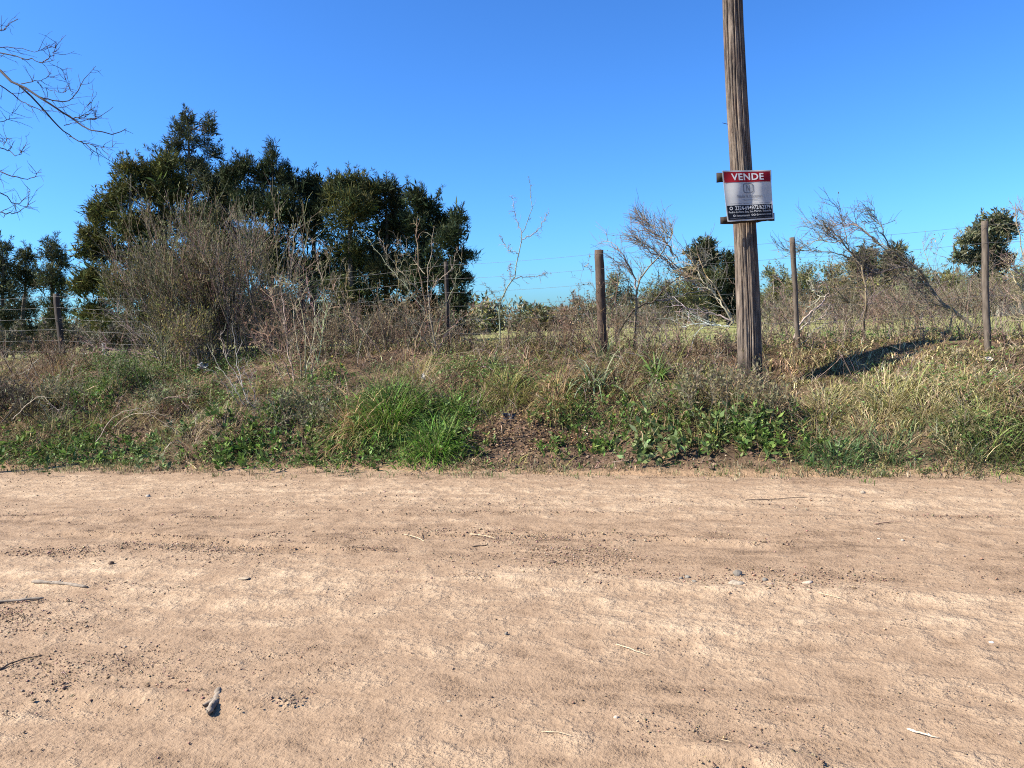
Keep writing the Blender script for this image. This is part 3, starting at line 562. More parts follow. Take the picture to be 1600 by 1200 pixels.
# tree whose trunk stands outside the picture on the left
tb = np.array([-8.2, 8.9, 0]); tb[2] = hxy(tb[0], tb[1]) - .1
BT = 9.0
trunk = [proj(np.array([[tb[0], tb[1], tb[2]]]))]
tx, ty = float(trunk[0][0][0]), float(trunk[0][1][0])
branchy('bare_tree', 'bare tree reaching leafless twigs in from the upper left edge', 'tree', BT, [
    ((tx, ty), (tx + 15, 420), (tx + 5, 200), (tx + 30, 60), 6.0), ((tx + 5, 200), (tx + 110, 110), (-120, 70), (-60, 84), 3.2), ((tx + 15, 420), (tx + 120, 300), (-150, 235), (-60, 238), 2.4),
    ((-120, 66), (-55, 84), (0, 112), (30, 133), (60, 150), (90, 170), (115, 187), (135, 200), (160, 206), (185, 208), (199, 202), 1.5), ((26, 130), (50, 152), (75, 180), (95, 200), (110, 215), (130, 223), (150, 238), (177, 256), 1.0),
    ((108, 213), (132, 223), (158, 229), (184, 230), .5), ((-90, 72), (-40, 76), (0, 82), (30, 90), (50, 93), (65, 98), (87, 92), .9), ((62, 97), (75, 92), (83, 80), (88, 64), .6),
    ((-60, 70), (0, 73), (30, 76), (55, 80), (80, 72), .6), ((-60, 104), (0, 133), (20, 148), (40, 162), (62, 171), (100, 176), .8), ((33, 131), (60, 127), (78, 118), (80, 108), .5), ((58, 128), (75, 140), (98, 145), (105, 140), .4),
    ((52, 145), (75, 156), (100, 158), (118, 148), (130, 125), (149, 102), .8), ((115, 150), (106, 132), (99, 107), .4), ((90, 170), (108, 181), (125, 186), (150, 184), (176, 165), .8), ((112, 186), (138, 178), (144, 148), .4),
    ((100, 196), (120, 190), (145, 186), (152, 180), .4), ((-70, 236), (0, 232), (14, 236), (28, 242), (46, 230), .7), ((-60, 250), (0, 268), (25, 277), (50, 278), (62, 266), .8), ((-60, 185), (0, 190), (14, 182), (22, 172), .5), ((-50, 205), (0, 222), (12, 216), (20, 222), .5),
    ((-60, 322), (0, 332), (20, 334), (38, 325), (53, 314), .8), ((-50, 282), (0, 300), (22, 318), (40, 308), (48, 296), .7), ((-40, 50), (0, 49), (10, 42), (18, 34), .5)], .0115, [(.05, .038, .036)], (8, .27, .85), None, (1, .10), base=tb, depth=.1)
# saplings and dead brush on the bank
branchy('bare_sapling', 'slender bare sapling rising alone against the sky, mid picture', 'sapling', 11.9, [
    ((781, 548), (780, 500), (780, 470), (800, 440), (808, 415), (813, 385), (815, 365), (825, 350), (829, 325), (829, 300), (827, 274), 1.2), ((815, 367), (807, 345), (803, 325), (801, 305), .6), ((816, 374), (835, 365), (849, 347), (858, 331), .7),
    ((811, 397), (797, 391), (786, 380), (781, 368), .6), ((803, 436), (820, 432), (845, 430), (860, 427), .7), ((780, 472), (768, 456), (757, 442), .7), ((800, 440), (796, 422), (798, 410), .4), ((780, 470), (790, 455), (786, 430), .4)],
    .011, [(.19, .165, .13), (.24, .205, .155)], (9, .13, 1.0), None, (2, .06), thorns=True, depth=.06, leaf=(.15, .03, [(.25, .22, .1)]))
branchy('thorny_sapling', 'pale thorny sapling fanning long straight shoots before the dark clump', 'sapling', 11.4, [
    ((682, 560), (672, 520), (664, 470), (655, 420), (652, 370), (651, 338), 1.0), ((680, 555), (674, 500), (668, 440), (672, 400), (679, 354), 1.2), ((672, 500), (640, 455), (610, 420), (568, 364), .8), ((668, 470), (640, 440), (615, 410), (592, 380), .8),
    ((664, 428), (645, 405), (630, 388), (619, 374), .7), ((676, 540), (690, 490), (712, 440), (722, 400), .8), ((680, 555), (700, 520), (730, 490), (765, 462), .7), ((680, 556), (655, 520), (625, 485), (590, 470), .7),
    ((672, 520), (640, 500), (600, 478), (560, 478), .6), ((676, 530), (720, 505), (752, 492), .6), ((674, 505), (660, 470), (620, 435), (600, 395), .5), ((668, 480), (682, 440), (705, 420), (715, 385), .6)],
    .0105, [(.29, .24, .17), (.24, .20, .145)], (7, .28, .8), None, (3, .1), thorns=True, depth=.1)
branchy('thorny_sapling', 'shorter thorny shoots mixed into brown brush before the clump', 'sapling', 11.9, [
    ((600, 560), (596, 510), (585, 465), (560, 420), .9), ((600, 560), (610, 500), (622, 450), (617, 400), .9), ((600, 560), (570, 520), (540, 490), (520, 450), .8), ((640, 560), (632, 500), (640, 450), (636, 410), .7), ((560, 560), (552, 520), (541, 460), (540, 420), .7)],
    .011, [GREYT, PALE], (9, .32, .8), None, (3, .12), depth=.12)
CMB = pdir_(-.75, -.62, -.15)
branchy('dead_branch', 'grey dead branch with fine combed twigs beside the thick post', 'dead branch', 11.6, [
    ((990, 545), (993, 490), (996, 450), (1003, 432), (1025, 405), (1045, 377), (1052, 360), 1.3), ((995, 452), (990, 432), (978, 408), (965, 388), (948, 374), 1.0), ((1047, 372), (1040, 362), (1020, 352), (1000, 345), .5), ((1052, 400), (1040, 378), (1015, 360), (1003, 350), .7),
    ((1060, 408), (1042, 382), (1025, 368), (1012, 348), .6), ((1075, 440), (1050, 410), (1018, 395), (995, 372), .8), ((1062, 425), (1040, 405), (1010, 385), (985, 368), .6)],
    .015, [(.24, .195, .15), (.19, .155, .12)], (20, .40, .6), CMB, (5, .2), depth=.14, wig=.16)
branchy('dead_branch', 'dark forked dead branch leaning right from the thick post\'s foot', 'dead branch', 11.5, [
    ((960, 530), (975, 505), (992, 484), (1012, 475), (1026, 468), (1036, 450), (1058, 438), (1085, 425), 1.3), ((1024, 469), (1045, 468), (1070, 460), (1105, 452), (1130, 448), .9), ((1080, 428), (1100, 410), (1120, 405), .6), ((1100, 455), (1080, 440), (1050, 420), (1040, 405), .7)],
    .016, [DARKT, (.17, .14, .12)], (16, .42, .8), CMB, (4, .2), depth=.1, wig=.13)
branchy('dead_branch', 'bleached dead branches propped against the left of the pole', 'dead branch', 10.2, [
    ((1146, 505), (1130, 478), (1115, 455), (1100, 440), (1078, 402), 1.1), ((1144, 500), (1122, 455), (1098, 430), (1075, 400), (1066, 388), 1.0), ((1146, 502), (1120, 492), (1090, 485), (1060, 476), .9), ((1140, 510), (1110, 508), (1070, 507), .7), ((1148, 498), (1132, 520), (1127, 527), .8), ((1105, 445), (1085, 432), (1062, 428), .5)],
    .0125, [(.44, .38, .31), PALE], (9, .4, .7), pdir_(-.9, -.25), (3, .2), depth=.08)
CM2 = pdir_(-.9, -.12, -.1)
branchy('fallen_tree', 'dead tree lying leftward over the fence, dark trunk with hair-like twigs', 'dead tree', 11.3, [
    ((1545, 540), (1510, 500), (1482, 482), (1455, 455), (1440, 425), (1415, 412), (1392, 388), (1370, 378), 1.8), ((1455, 455), (1432, 418), (1405, 410), (1385, 392), (1360, 372), (1335, 348), 1.4), ((1420, 415), (1395, 420), (1370, 428), (1350, 430), .9),
    ((1375, 382), (1350, 360), (1330, 350), (1305, 352), .9), ((1392, 388), (1380, 362), (1372, 345), (1366, 330), .7), ((1468, 470), (1440, 440), (1420, 432), (1380, 432), .8), ((1482, 482), (1450, 470), (1425, 440), (1405, 425), .8)],
    .016, [(.12, .098, .08), (.17, .145, .12)], (20, .40, .6), CM2, (5, .2), depth=.16, wig=.18)
branchy('dead_shrub', 'upright dead shrub with crooked dark stem right of the thin post', 'dead shrub', 11.0, [
    ((1347, 540), (1349, 505), (1353, 472), (1352, 440), (1345, 415), (1330, 395), (1316, 378), 1.6), ((1351, 465), (1335, 450), (1328, 430), (1318, 410), 1.0), ((1350, 478), (1335, 475), (1318, 466), (1306, 450), .9), ((1352, 445), (1356, 420), (1352, 395), .7), ((1330, 395), (1310, 370), (1280, 352), (1262, 345), .8),
    ((1345, 415), (1325, 385), (1318, 350), (1302, 315), .8), ((1316, 378), (1300, 370), (1290, 362), .7), ((1347, 500), (1340, 530), (1347, 552), .7), ((1340, 405), (1300, 395), (1262, 392), (1215, 390), .7), ((1315, 378), (1275, 378), (1240, 400), .6)],
    .013, [(.15, .12, .10), GREYT], (17, .36, .65), pdir_(-.75, -.5), (5, .19), depth=.14, leaf=(.10, .035, [(.2, .14, .09)]), wig=.14)
branchy('dead_shrub', 'thin dry twigs standing between the fallen tree and last post', 'dead shrub', 10.6, [
    ((1520, 540), (1500, 480), (1490, 430), (1490, 365), .8), ((1525, 540), (1540, 480), (1552, 430), (1550, 390), .7), ((1500, 500), (1470, 450), (1450, 410), (1440, 375), .8), ((1490, 470), (1462, 430), (1466, 380), .6), ((1480, 540), (1450, 480), (1420, 440), .8), ((1420, 560), (1405, 520), (1402, 470), .7)],
    .009, [GREYT, (.2, .15, .12)], (12, .3, .7), None, (4, .13), depth=.14, leaf=(.16, .035, [(.22, .15, .1), (.3, .24, .17)]))
branchy('bare_shrub', 'pale bare shrub branching in from the right edge', 'shrub', 9.6, [
    ((1660, 560), (1640, 500), (1615, 440), (1598, 400), (1590, 350), (1586, 318), 1.2), ((1640, 500), (1600, 455), (1580, 425), (1575, 400), 1.0), ((1620, 450), (1588, 420), (1570, 395), .8), ((1598, 400), (1606, 360), (1600, 330), .8), ((1650, 520), (1605, 500), (1590, 470), .8), ((1615, 440), (1625, 390), (1618, 340), .8)],
    .012, [(.28, .235, .18), PALE], (14, .34, .7), None, (4, .14), depth=.14, leaf=(.08, .03, [(.26, .2, .14)]))
branchy('bent_branch', 'bent bare branch curving up right of the thin post', 'dead branch', 10.3, [
    ((1240, 530), (1250, 505), (1262, 492), (1280, 478), (1292, 462), (1294, 450), (1285, 440), 1.4), ((1245, 520), (1262, 505), (1280, 498), (1292, 490), .8), ((1248, 545), (1268, 520), (1290, 505), .8), ((1290, 464), (1275, 460), (1268, 440), .6)],
    .0125, [(.36, .30, .24)], (10, .25, .7), None, (3, .12), depth=.06)
branchy('dry_weed', 'tall dry stalk weed with small dark leaves round the thick post', 'weed', 10.8, [
    ((945, 540), (940, 490), (928, 450), (918, 405), .8), ((945, 540), (960, 480), (965, 430), (952, 395), .8), ((940, 540), (910, 490), (905, 450), (912, 420), .8), ((930, 545), (900, 500), (898, 458), .7), ((955, 545), (975, 490), (972, 450), .7), ((935, 540), (925, 480), (942, 440), .7), ((925, 550), (890, 510), (880, 480), .6)],
    .006, [REDT, GREYT], (16, .18, .8), None, (4, .08), depth=.14, leaf=(.55, .035, [(.17, .115, .075), (.12, .09, .06), (.23, .17, .11)], -.02), tr=1.2)
branchy('umbel_weed', 'dry umbrella-headed weed before the dark trees, left of the thorny sapling', 'weed', 11.8, [
    ((508, 590), (506, 520), (505, 460), (502, 410), 1.0), ((505, 440), (495, 405), (487, 378), .7), ((505, 440), (515, 400), (524, 382), .7), ((504, 430), (512, 400), (502, 378), .6), ((506, 500), (528, 450), (534, 405), .7), ((506, 520), (484, 470), (478, 420), .7)],
    .008, [GREYT, (.3, .25, .2)], (10, .12, .7), pdir_(0, -1), (4, .06), depth=.08, leaf=(.5, .03, [(.27, .22, .16)]))
branchy('pale_stem_shrub', 'shrub of pale arching stems rising from the bank, hung with brown leaves', 'shrub', 10.9, [
    ((464, 612), (456, 575), (448, 540), (444, 495), (440, 450), 1.2), ((466, 612), (470, 570), (462, 520), (458, 470), (450, 440), 1.1), ((478, 625), (488, 580), (484, 535), (468, 500), (462, 470), 1.2), ((470, 615), (480, 570), (492, 520), (490, 470), (478, 445), 1.0),
    ((462, 612), (440, 560), (420, 530), (405, 505), 1.0), ((472, 615), (478, 550), (470, 480), (455, 445), (440, 440), .9), ((452, 610), (430, 570), (415, 545), (396, 530), .8), ((476, 618), (498, 560), (505, 510), (512, 470), .8), ((460, 600), (452, 540), (430, 480), (420, 455), .8)],
    .0095, [(.42, .34, .225), (.33, .26, .165)], (14, .3, .6), None, (4, .12), depth=.12, leaf=(.6, .045, [(.15, .085, .06), (.19, .13, .085)], -.05))
branchy('broken_stems', 'loose bundle of broken pale stems leaning left of the pale-stemmed shrub', 'dead branch', 10.3, [
    ((385, 640), (365, 605), (345, 575), (322, 535), 1.0), ((388, 635), (372, 590), (352, 555), (345, 520), .9), ((395, 640), (378, 600), (370, 560), (362, 505), .9), ((380, 640), (350, 600), (330, 578), .8), ((402, 640), (392, 600), (380, 575), .7)],
    .007, [(.42, .37, .3)], (6, .22, .6), None, (3, .1), depth=.1)
branchy('arched_bramble', 'low arching bramble stems crossing the left of the bank', 'bramble', 8.8, [
    ((150, 690), (175, 655), (205, 640), (235, 648), (262, 665), 1.0), ((175, 670), (200, 650), (230, 645), (270, 650), .8), ((255, 622), (280, 622), (300, 645), .9), ((20, 655), (60, 620), (90, 640), .8), ((60, 560), (45, 590), (75, 650), .6), ((300, 700), (320, 672), (350, 690), .7)],
    .0048, [(.38, .33, .25)], (7, .2, .8), None, (3, .08), depth=.12)
branchy('fallen_twigs', 'bare grey twigs sprawling across wires left of the broom shrub', 'dead branch', 12.2, [
    ((262, 575), (230, 545), (205, 520), (165, 490), .9), ((258, 560), (225, 530), (190, 500), (170, 470), .8), ((250, 560), (215, 552), (175, 545), (140, 540), .7), ((255, 550), (235, 515), (210, 500), .7), ((260, 585), (225, 575), (190, 560), .7)],
    .0075, [(.30, .26, .22)], (10, .32, .7), pdir_(-.8, -.4), (4, .16), depth=.12)

# ------------------------------------------------------------------ twiggy shrubs grown from their base
def shrub(name, label, cat, px, D, h, flare, nst, bark, leafc, lden=.6, lsize=.03, kid=(6, 6), spread=.15, group=None, up=.10, wig=.13, r0=.009, ang=.5, by=None, lmat=None, lo=.25):
    b = foot(px, D) if by is None else onground(px, by); root = thing(name, label, cat, b - [0, 0, .03], group); gs, gl = G(), G()
    S = b + np.stack([rng.normal(size=nst) * spread, rng.normal(size=nst) * spread, np.full(nst, -.04)], -1); az = rng.uniform(0, 2 * np.pi, nst); th = np.abs(rng.normal(size=nst)) * flare
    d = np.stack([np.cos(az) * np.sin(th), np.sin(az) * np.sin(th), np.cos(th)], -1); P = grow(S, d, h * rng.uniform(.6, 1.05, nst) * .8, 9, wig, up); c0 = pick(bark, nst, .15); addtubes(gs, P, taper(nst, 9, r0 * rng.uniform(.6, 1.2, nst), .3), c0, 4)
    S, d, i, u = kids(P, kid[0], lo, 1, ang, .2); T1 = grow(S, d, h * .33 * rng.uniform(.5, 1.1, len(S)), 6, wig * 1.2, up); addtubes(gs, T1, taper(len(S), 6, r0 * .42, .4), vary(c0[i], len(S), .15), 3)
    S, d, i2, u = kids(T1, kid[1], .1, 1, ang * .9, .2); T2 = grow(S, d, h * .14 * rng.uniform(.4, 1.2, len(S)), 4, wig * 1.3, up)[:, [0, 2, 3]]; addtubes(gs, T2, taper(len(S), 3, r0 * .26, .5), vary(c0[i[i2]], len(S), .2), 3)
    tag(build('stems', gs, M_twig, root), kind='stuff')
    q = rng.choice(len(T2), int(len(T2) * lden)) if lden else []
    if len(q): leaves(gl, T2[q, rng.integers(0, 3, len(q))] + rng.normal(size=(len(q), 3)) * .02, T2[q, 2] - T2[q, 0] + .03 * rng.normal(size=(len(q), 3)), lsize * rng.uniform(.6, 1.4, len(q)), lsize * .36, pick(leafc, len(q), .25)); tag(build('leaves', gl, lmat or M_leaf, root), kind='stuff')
    return root
SGR = [(.115, .115, .045), (.08, .09, .032), (.16, .15, .07)]; BRL = [(.18, .12, .08), (.13, .09, .06), (.25, .18, .12)]
GT2 = [(.13, .105, .07), (.17, .14, .10)]
shrub('broom_shrub', 'large domed broom shrub, grey-green and twiggy, swallowing the fence wires', 'shrub', 318, 13.4, 2.75, .50, 64, GT2, SGR, 3.8, .05, (8, 6), .28, r0=.013)
shrub('broom_shrub', 'left flank of dense twiggy broom leaning out from the fence post', 'shrub', 268, 13.6, 2.0, .55, 34, [(.17, .135, .10)], SGR, 2.5, .05, (8, 7), .22, r0=.011)
shrub('tall_shoot_shrub', 'upright pale shoots topping the broom shrub on its right', 'shrub', 408, 13.1, 2.75, .17, 22, [(.22, .185, .13), (.17, .14, .10)], SGR, 2.4, .05, (7, 6), .24, r0=.012, ang=.38)
shrub('yellowing_shrub', 'low yellow-green leafy shrub at the broom shrub\'s foot', 'shrub', 300, 12.2, 1.15, .45, 30, GT2, [(.19, .19, .06), (.25, .2, .07), (.14, .15, .05)], 1.7, .045, (7, 6), .3)
BTG = 'brown dry shrubs tangled along the fence'
for (lab, px, D, h, n, w) in (
    ('reddish-brown dry shrub just right of the broom shrub', 455, 12.4, 1.35, 34, .3), ('brown dry shrub left of the umbel weed', 492, 12.0, 1.0, 30, .3), ('brown dry shrub right of the umbel weed', 545, 12.4, 1.15, 34, .32),
    ('brown dry shrub under the thorny shoots', 595, 12.2, 1.1, 34, .32), ('brown dry shrub at the thorny sapling\'s foot', 650, 12.0, .95, 32, .3), ('low brown shrub between thorny sapling and slender sapling', 735, 12.3, .5, 26, .3),
    ('low dark-brown shrub right of the slender sapling', 830, 11.6, .52, 30, .35), ('brown leafy shrub left of the thick fence post', 892, 11.2, .72, 34, .32), ('brown leafy shrub right of the thick fence post', 982, 11.0, .62, 32, .3),
    ('grey-brown shrub left of the pole\'s dead branches', 1075, 10.6, .36, 28, .35), ('brown shrub just left of the pole', 1122, 10.3, .48, 28, .26), ('brown shrub close behind the pole on the right', 1208, 10.5, .30, 26, .25),
    ('low straw-brown shrub below the fallen tree', 1452, 10.2, .30, 26, .35), ('straw-brown shrub at the last post\'s foot', 1555, 9.6, .34, 26, .35), ('low grey shrub between thin post and fallen tree', 1300, 10.4, .26, 22, .3),
    ('red-brown weedy shrub at the far left post\'s foot', 72, 13.2, .75, 32, .4), ('dry shrub under the left wires', 165, 13.0, .55, 30, .4)):
    red = px in (455, 892, 72); shrub('dry_shrub', lab, 'shrub', px, D, h, .42, int(n * .66), [(.15, .105, .07), (.21, .155, .105), (.11, .075, .05)], BRL if red else [(.2, .15, .1), (.27, .21, .14), (.15, .12, .07)], 1.1 if red else .7, .04, (6, 4), w, BTG, lmat=M_dry, r0=.0085, ang=.6, wig=.18, lo=.1)
TKG = 'bare scrub behind the fence'
for (lab, px, D, h, n) in (('bare scrub between the pole and the thin post', 1200, 12.6, 1.0, 22), ('bare scrub just right of the thin post', 1262, 12.8, 1.25, 24), ('bare scrub left of the crooked dead shrub', 1315, 13.4, 1.15, 22), ('bare scrub under the fallen tree\'s crown', 1385, 13.0, 1.2, 24), ('bare scrub behind the fallen tree\'s trunk', 1450, 12.6, 1.3, 24), ('bare scrub left of the last post', 1505, 12.2, 1.3, 24), ('bare scrub right of the last post', 1585, 11.6, 1.35, 24), ('bare scrub left of the pole\'s bleached branches', 1065, 13.2, .95, 22), ('bare scrub behind the thick post', 955, 13.4, 1.05, 22), ('bare scrub left of the thick post', 885, 13.6, .7, 20), ('taller bare scrub at the back between pole and thin post', 1225, 15.2, 1.5, 26), ('taller bare scrub at the back behind the crooked dead shrub', 1335, 15.4, 1.5, 26), ('taller bare scrub at the back right of the peaked pair', 1425, 15.0, 1.6, 26), ('taller bare scrub at the back before the gum tree', 1530, 14.4, 1.6, 26), ('taller bare scrub at the back of the combed dead branch', 1020, 15.4, 1.3, 24)):
    shrub('bare_scrub', lab, 'shrub', px, D, h, .45, n, [(.19, .15, .11), (.25, .2, .15), (.13, .10, .075)], [(.17, .15, .07), (.2, .15, .1)], .2, .035, (5, 4), .3, TKG, r0=.009, ang=.6, wig=.2, lo=.35, lmat=M_dry)
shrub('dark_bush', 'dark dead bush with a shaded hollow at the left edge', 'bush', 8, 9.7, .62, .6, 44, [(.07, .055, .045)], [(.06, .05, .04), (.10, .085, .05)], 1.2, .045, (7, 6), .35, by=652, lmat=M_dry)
GWG = 'soft grey-green weeds on the left bank'
for (lab, px, py, h) in (('grey-green feathery weed under the pale-stemmed shrub', 440, 655, .5), ('grey-green feathery weed left of the bright grass clump', 480, 670, .42), ('grey feathery weed among the left brambles', 92, 640, .55), ('feathery weed between brambles and beige grass', 270, 640, .45), ('dark green leafy weed below the left wires', 185, 600, .6), ('dark green leafy weed left of the broken stems', 225, 605, .55), ('grey-brown feathery weed in front of the pole', 1090, 640, .5), ('grey-brown feathery weed left of the pole\'s foot', 1130, 620, .5), ('brown feathery weed below the pole', 1185, 650, .48)):
    gg = [(.09, .13, .035), (.07, .11, .03)] if 'dark green' in lab else ([(.17, .165, .095), (.13, .14, .07)] if px < 800 else [(.19, .16, .095), (.14, .13, .07)])
    shrub('feathery_weed', lab, 'weed', px, 10, h, .5, 20, [(.16, .13, .09), (.2, .165, .115)], gg, 1.6, .048, (5, 4), .22, GWG, by=py, r0=.004, ang=.6)

# ------------------------------------------------------------------ tussocks and broad-leaved weeds, one by one
def tussock(name, label, px, py, n, L, rad, cols, W=.008, lean=.35, bend=1.1, group=None, cat='grass tuft', K=5):
    b = onground(px, py); x = b[0] + rng.normal(size=n) * rad * .5; y = b[1] + rng.normal(size=n) * rad * .5; B = np.stack([x, y, hxy(x, y) - .015], -1)
    az = np.arctan2(y - b[1], x - b[0]) + rng.normal(size=n) * .5; lean = lean * (.5 + np.hypot(x - b[0], y - b[1]) / rad); g = G()
    blades(g, B, az, np.abs(rng.normal(size=n)) * lean, rng.uniform(.4, 2.0, n) * bend, L * rng.uniform(.35, 1.1, n), W * rng.uniform(.5, 1.7, n), pick(cols, n, .26), K)
    root = thing(name, label, cat, b, group); tag(build('blades', g, M_leaf, root), kind='stuff'); return root
BRG = [(.085, .19, .022), (.12, .225, .03), (.05, .115, .016), (.15, .22, .045)]; YGR = [(.22, .22, .06), (.17, .18, .05), (.34, .27, .12)]; STR = [(.42, .34, .19), (.34, .27, .15), (.25, .23, .09)]; BLG = [(.09, .14, .055), (.12, .17, .075)]; ORG = [(.34, .21, .10), (.42, .29, .16), (.26, .16, .075)]
STG = [(.27, .25, .09), (.40, .34, .18), (.2, .2, .065), (.46, .39, .23)]
BEI = [(.38, .28, .18), (.30, .21, .13), (.45, .35, .23)]
TG = 'grass tufts on the bank'
for (lab, px, py, n, L, rad, cols, W, lean, bend) in (
    ('big bright green grass clump in the middle of the bank', 608, 652, 1300, .52, .32, BRG + [(.24, .24, .08)], .009, .4, 1.2), ('fallen orange-brown dead grass spilling from the bright green clump', 556, 668, 420, .5, .28, ORG, .007, .8, 1.3), ('bright green grass clump lower, near the bare soil', 680, 700, 800, .36, .32, BRG, .009, .5, 1.2),
    ('bright green grass patch upper right of the big green clump', 715, 645, 560, .32, .34, BRG, .009, .5, 1.2), ('yellow-green tussock left of the strap-leaved plants', 792, 612, 560, .42, .26, YGR, .006, .4, 1.3), ('drooping yellow-brown tussock above the leaf litter', 868, 625, 560, .44, .26, YGR + ORG, .006, .45, 1.5),
    ('strap-leaved pale green rosette left of the brighter one', 925, 600, 90, .58, .13, [(.17, .21, .10), (.24, .28, .16)], .02, .4, 1.7), ('strap-leaved bright green rosette midway to the pole', 1022, 592, 80, .42, .10, [(.14, .22, .05), (.10, .17, .04)], .022, .4, 1.3), ('strap-leaved dull rosette under the slender sapling', 768, 572, 80, .55, .14, [(.13, .15, .06), (.18, .18, .08)], .016, .6, 1.3),
    ('strap-leaved small rosette behind the pale one', 945, 560, 60, .42, .10, [(.15, .19, .09)], .016, .45, 1.4), ('yellow-green straw tussock right of the pole, first of the row', 1292, 640, 520, .31, .26, STG, .006, .45, 1.2), ('tallest straw tussock, in front of the pole\'s shadow', 1385, 632, 700, .35, .30, STG, .006, .45, 1.2),
    ('straw tussock right of the tallest one', 1445, 645, 500, .31, .28, STG, .006, .5, 1.2), ('matted straw tussock below the tallest one', 1360, 668, 460, .27, .34, STR, .006, .7, 1.2), ('dry straw tussock spreading at the row\'s right end', 1510, 650, 500, .28, .36, STR, .006, .6, 1.2), ('straw tussock at the right edge', 1585, 640, 500, .34, .32, STR + YGR, .006, .6, 1.2),
    ('dark bluish-green grass tuft low at the verge right of centre', 1305, 715, 520, .27, .34, BLG, .008, .6, .8), ('bluish-green grass tuft beside the bleached mat', 1385, 715, 380, .22, .34, BLG, .007, .7, .8), ('green grass tuft by the right edge', 1548, 692, 560, .36, .34, [(.11, .15, .04), (.17, .19, .06)], .007, .5, 1.0), ('grey-green matted tuft left of the right-edge tuft', 1490, 705, 480, .26, .32, [(.14, .155, .09), (.09, .1, .05)], .007, .8, 1.0),
    ('beige dead grass tuft left of the bright leafy weeds', 352, 676, 560, .36, .30, BEI, .005, .5, 1.2), ('beige dead grass tuft sprawling lower left of its twin', 300, 695, 520, .32, .32, BEI, .005, .7, 1.2), ('reddish dead grass tuft above the arched bramble', 290, 630, 400, .34, .32, [(.25, .155, .09), (.2, .13, .08)], .005, .5, 1.1), ('reddish dead grass tuft by the left verge', 58, 705, 420, .26, .28, [(.24, .15, .10), (.3, .2, .13)], .005, .6, 1.2),
    ('tall reddish dead grass under the left fence post', 85, 590, 420, .5, .34, [(.27, .17, .10), (.33, .23, .14)], .006, .3, .8), ('yellowish tuft under the thorny sapling', 655, 590, 420, .42, .3, YGR + BEI, .006, .4, 1.0), ('grey-green sharp tuft left of the arched bramble', 88, 668, 260, .36, .25, [(.2, .2, .12), (.14, .15, .08)], .007, .5, .8)):
    tussock('grass_tuft', lab, px, py, n, L, rad, cols, W, lean, bend, TG)
def weed(name, label, px, py, n, h, ls, cols, rad=.12, flowers=0, group='broad-leaved weeds on the verge', fl=(.50, .45, .08)):
    b = onground(px, py); root = thing(name, label, 'weed', b, group); gs, gl, gf = G(), G(), G()
    x = b[0] + rng.normal(size=n) * rad; y = b[1] + rng.normal(size=n) * rad; B = np.stack([x, y, hxy(x, y) - .01], -1); th = np.abs(rng.normal(size=n)) * .5; az = rng.uniform(0, 6.28, n)
    P = grow(B, np.stack([np.cos(az) * np.sin(th), np.sin(az) * np.sin(th), np.cos(th)], -1), h * rng.uniform(.5, 1.1, n), 6, .12, .05); addtubes(gs, P, taper(n, 6, .0035, .5), pick([(.12, .16, .05)], n, .15), 3)
    S, d, i, u = kids(P, 9, .1, 1, 1.05, .3); d[:, 2] += .15; leaves(gl, S, d, ls * 1.35 * rng.uniform(.4, 1.3, len(S)), ls * .6 * rng.uniform(.6, 1.2, len(S)), pick(cols, len(S), .28))
    tag(build('stems', gs, M_leaf, root), kind='stuff'); tag(build('leaves', gl, M_leaf, root), kind='stuff')
    if flowers:
        tips = P[rng.choice(n, min(flowers, n), replace=False), -1] + [0, 0, .04]
        for tp in tips:
            gf = G(); c = tp + rng.normal(size=(14, 3)) * .004; leaves(gf, c, rng.normal(size=(14, 3)) + [0, 0, .6], .018, .014, pick([fl], 14, .1)); build('flower', gf, M_leaf, root)
    return root
WG = [(.10, .17, .035), (.16, .22, .055), (.06, .105, .025)]; WP = [(.17, .22, .09), (.12, .17, .06), (.09, .13, .035)]
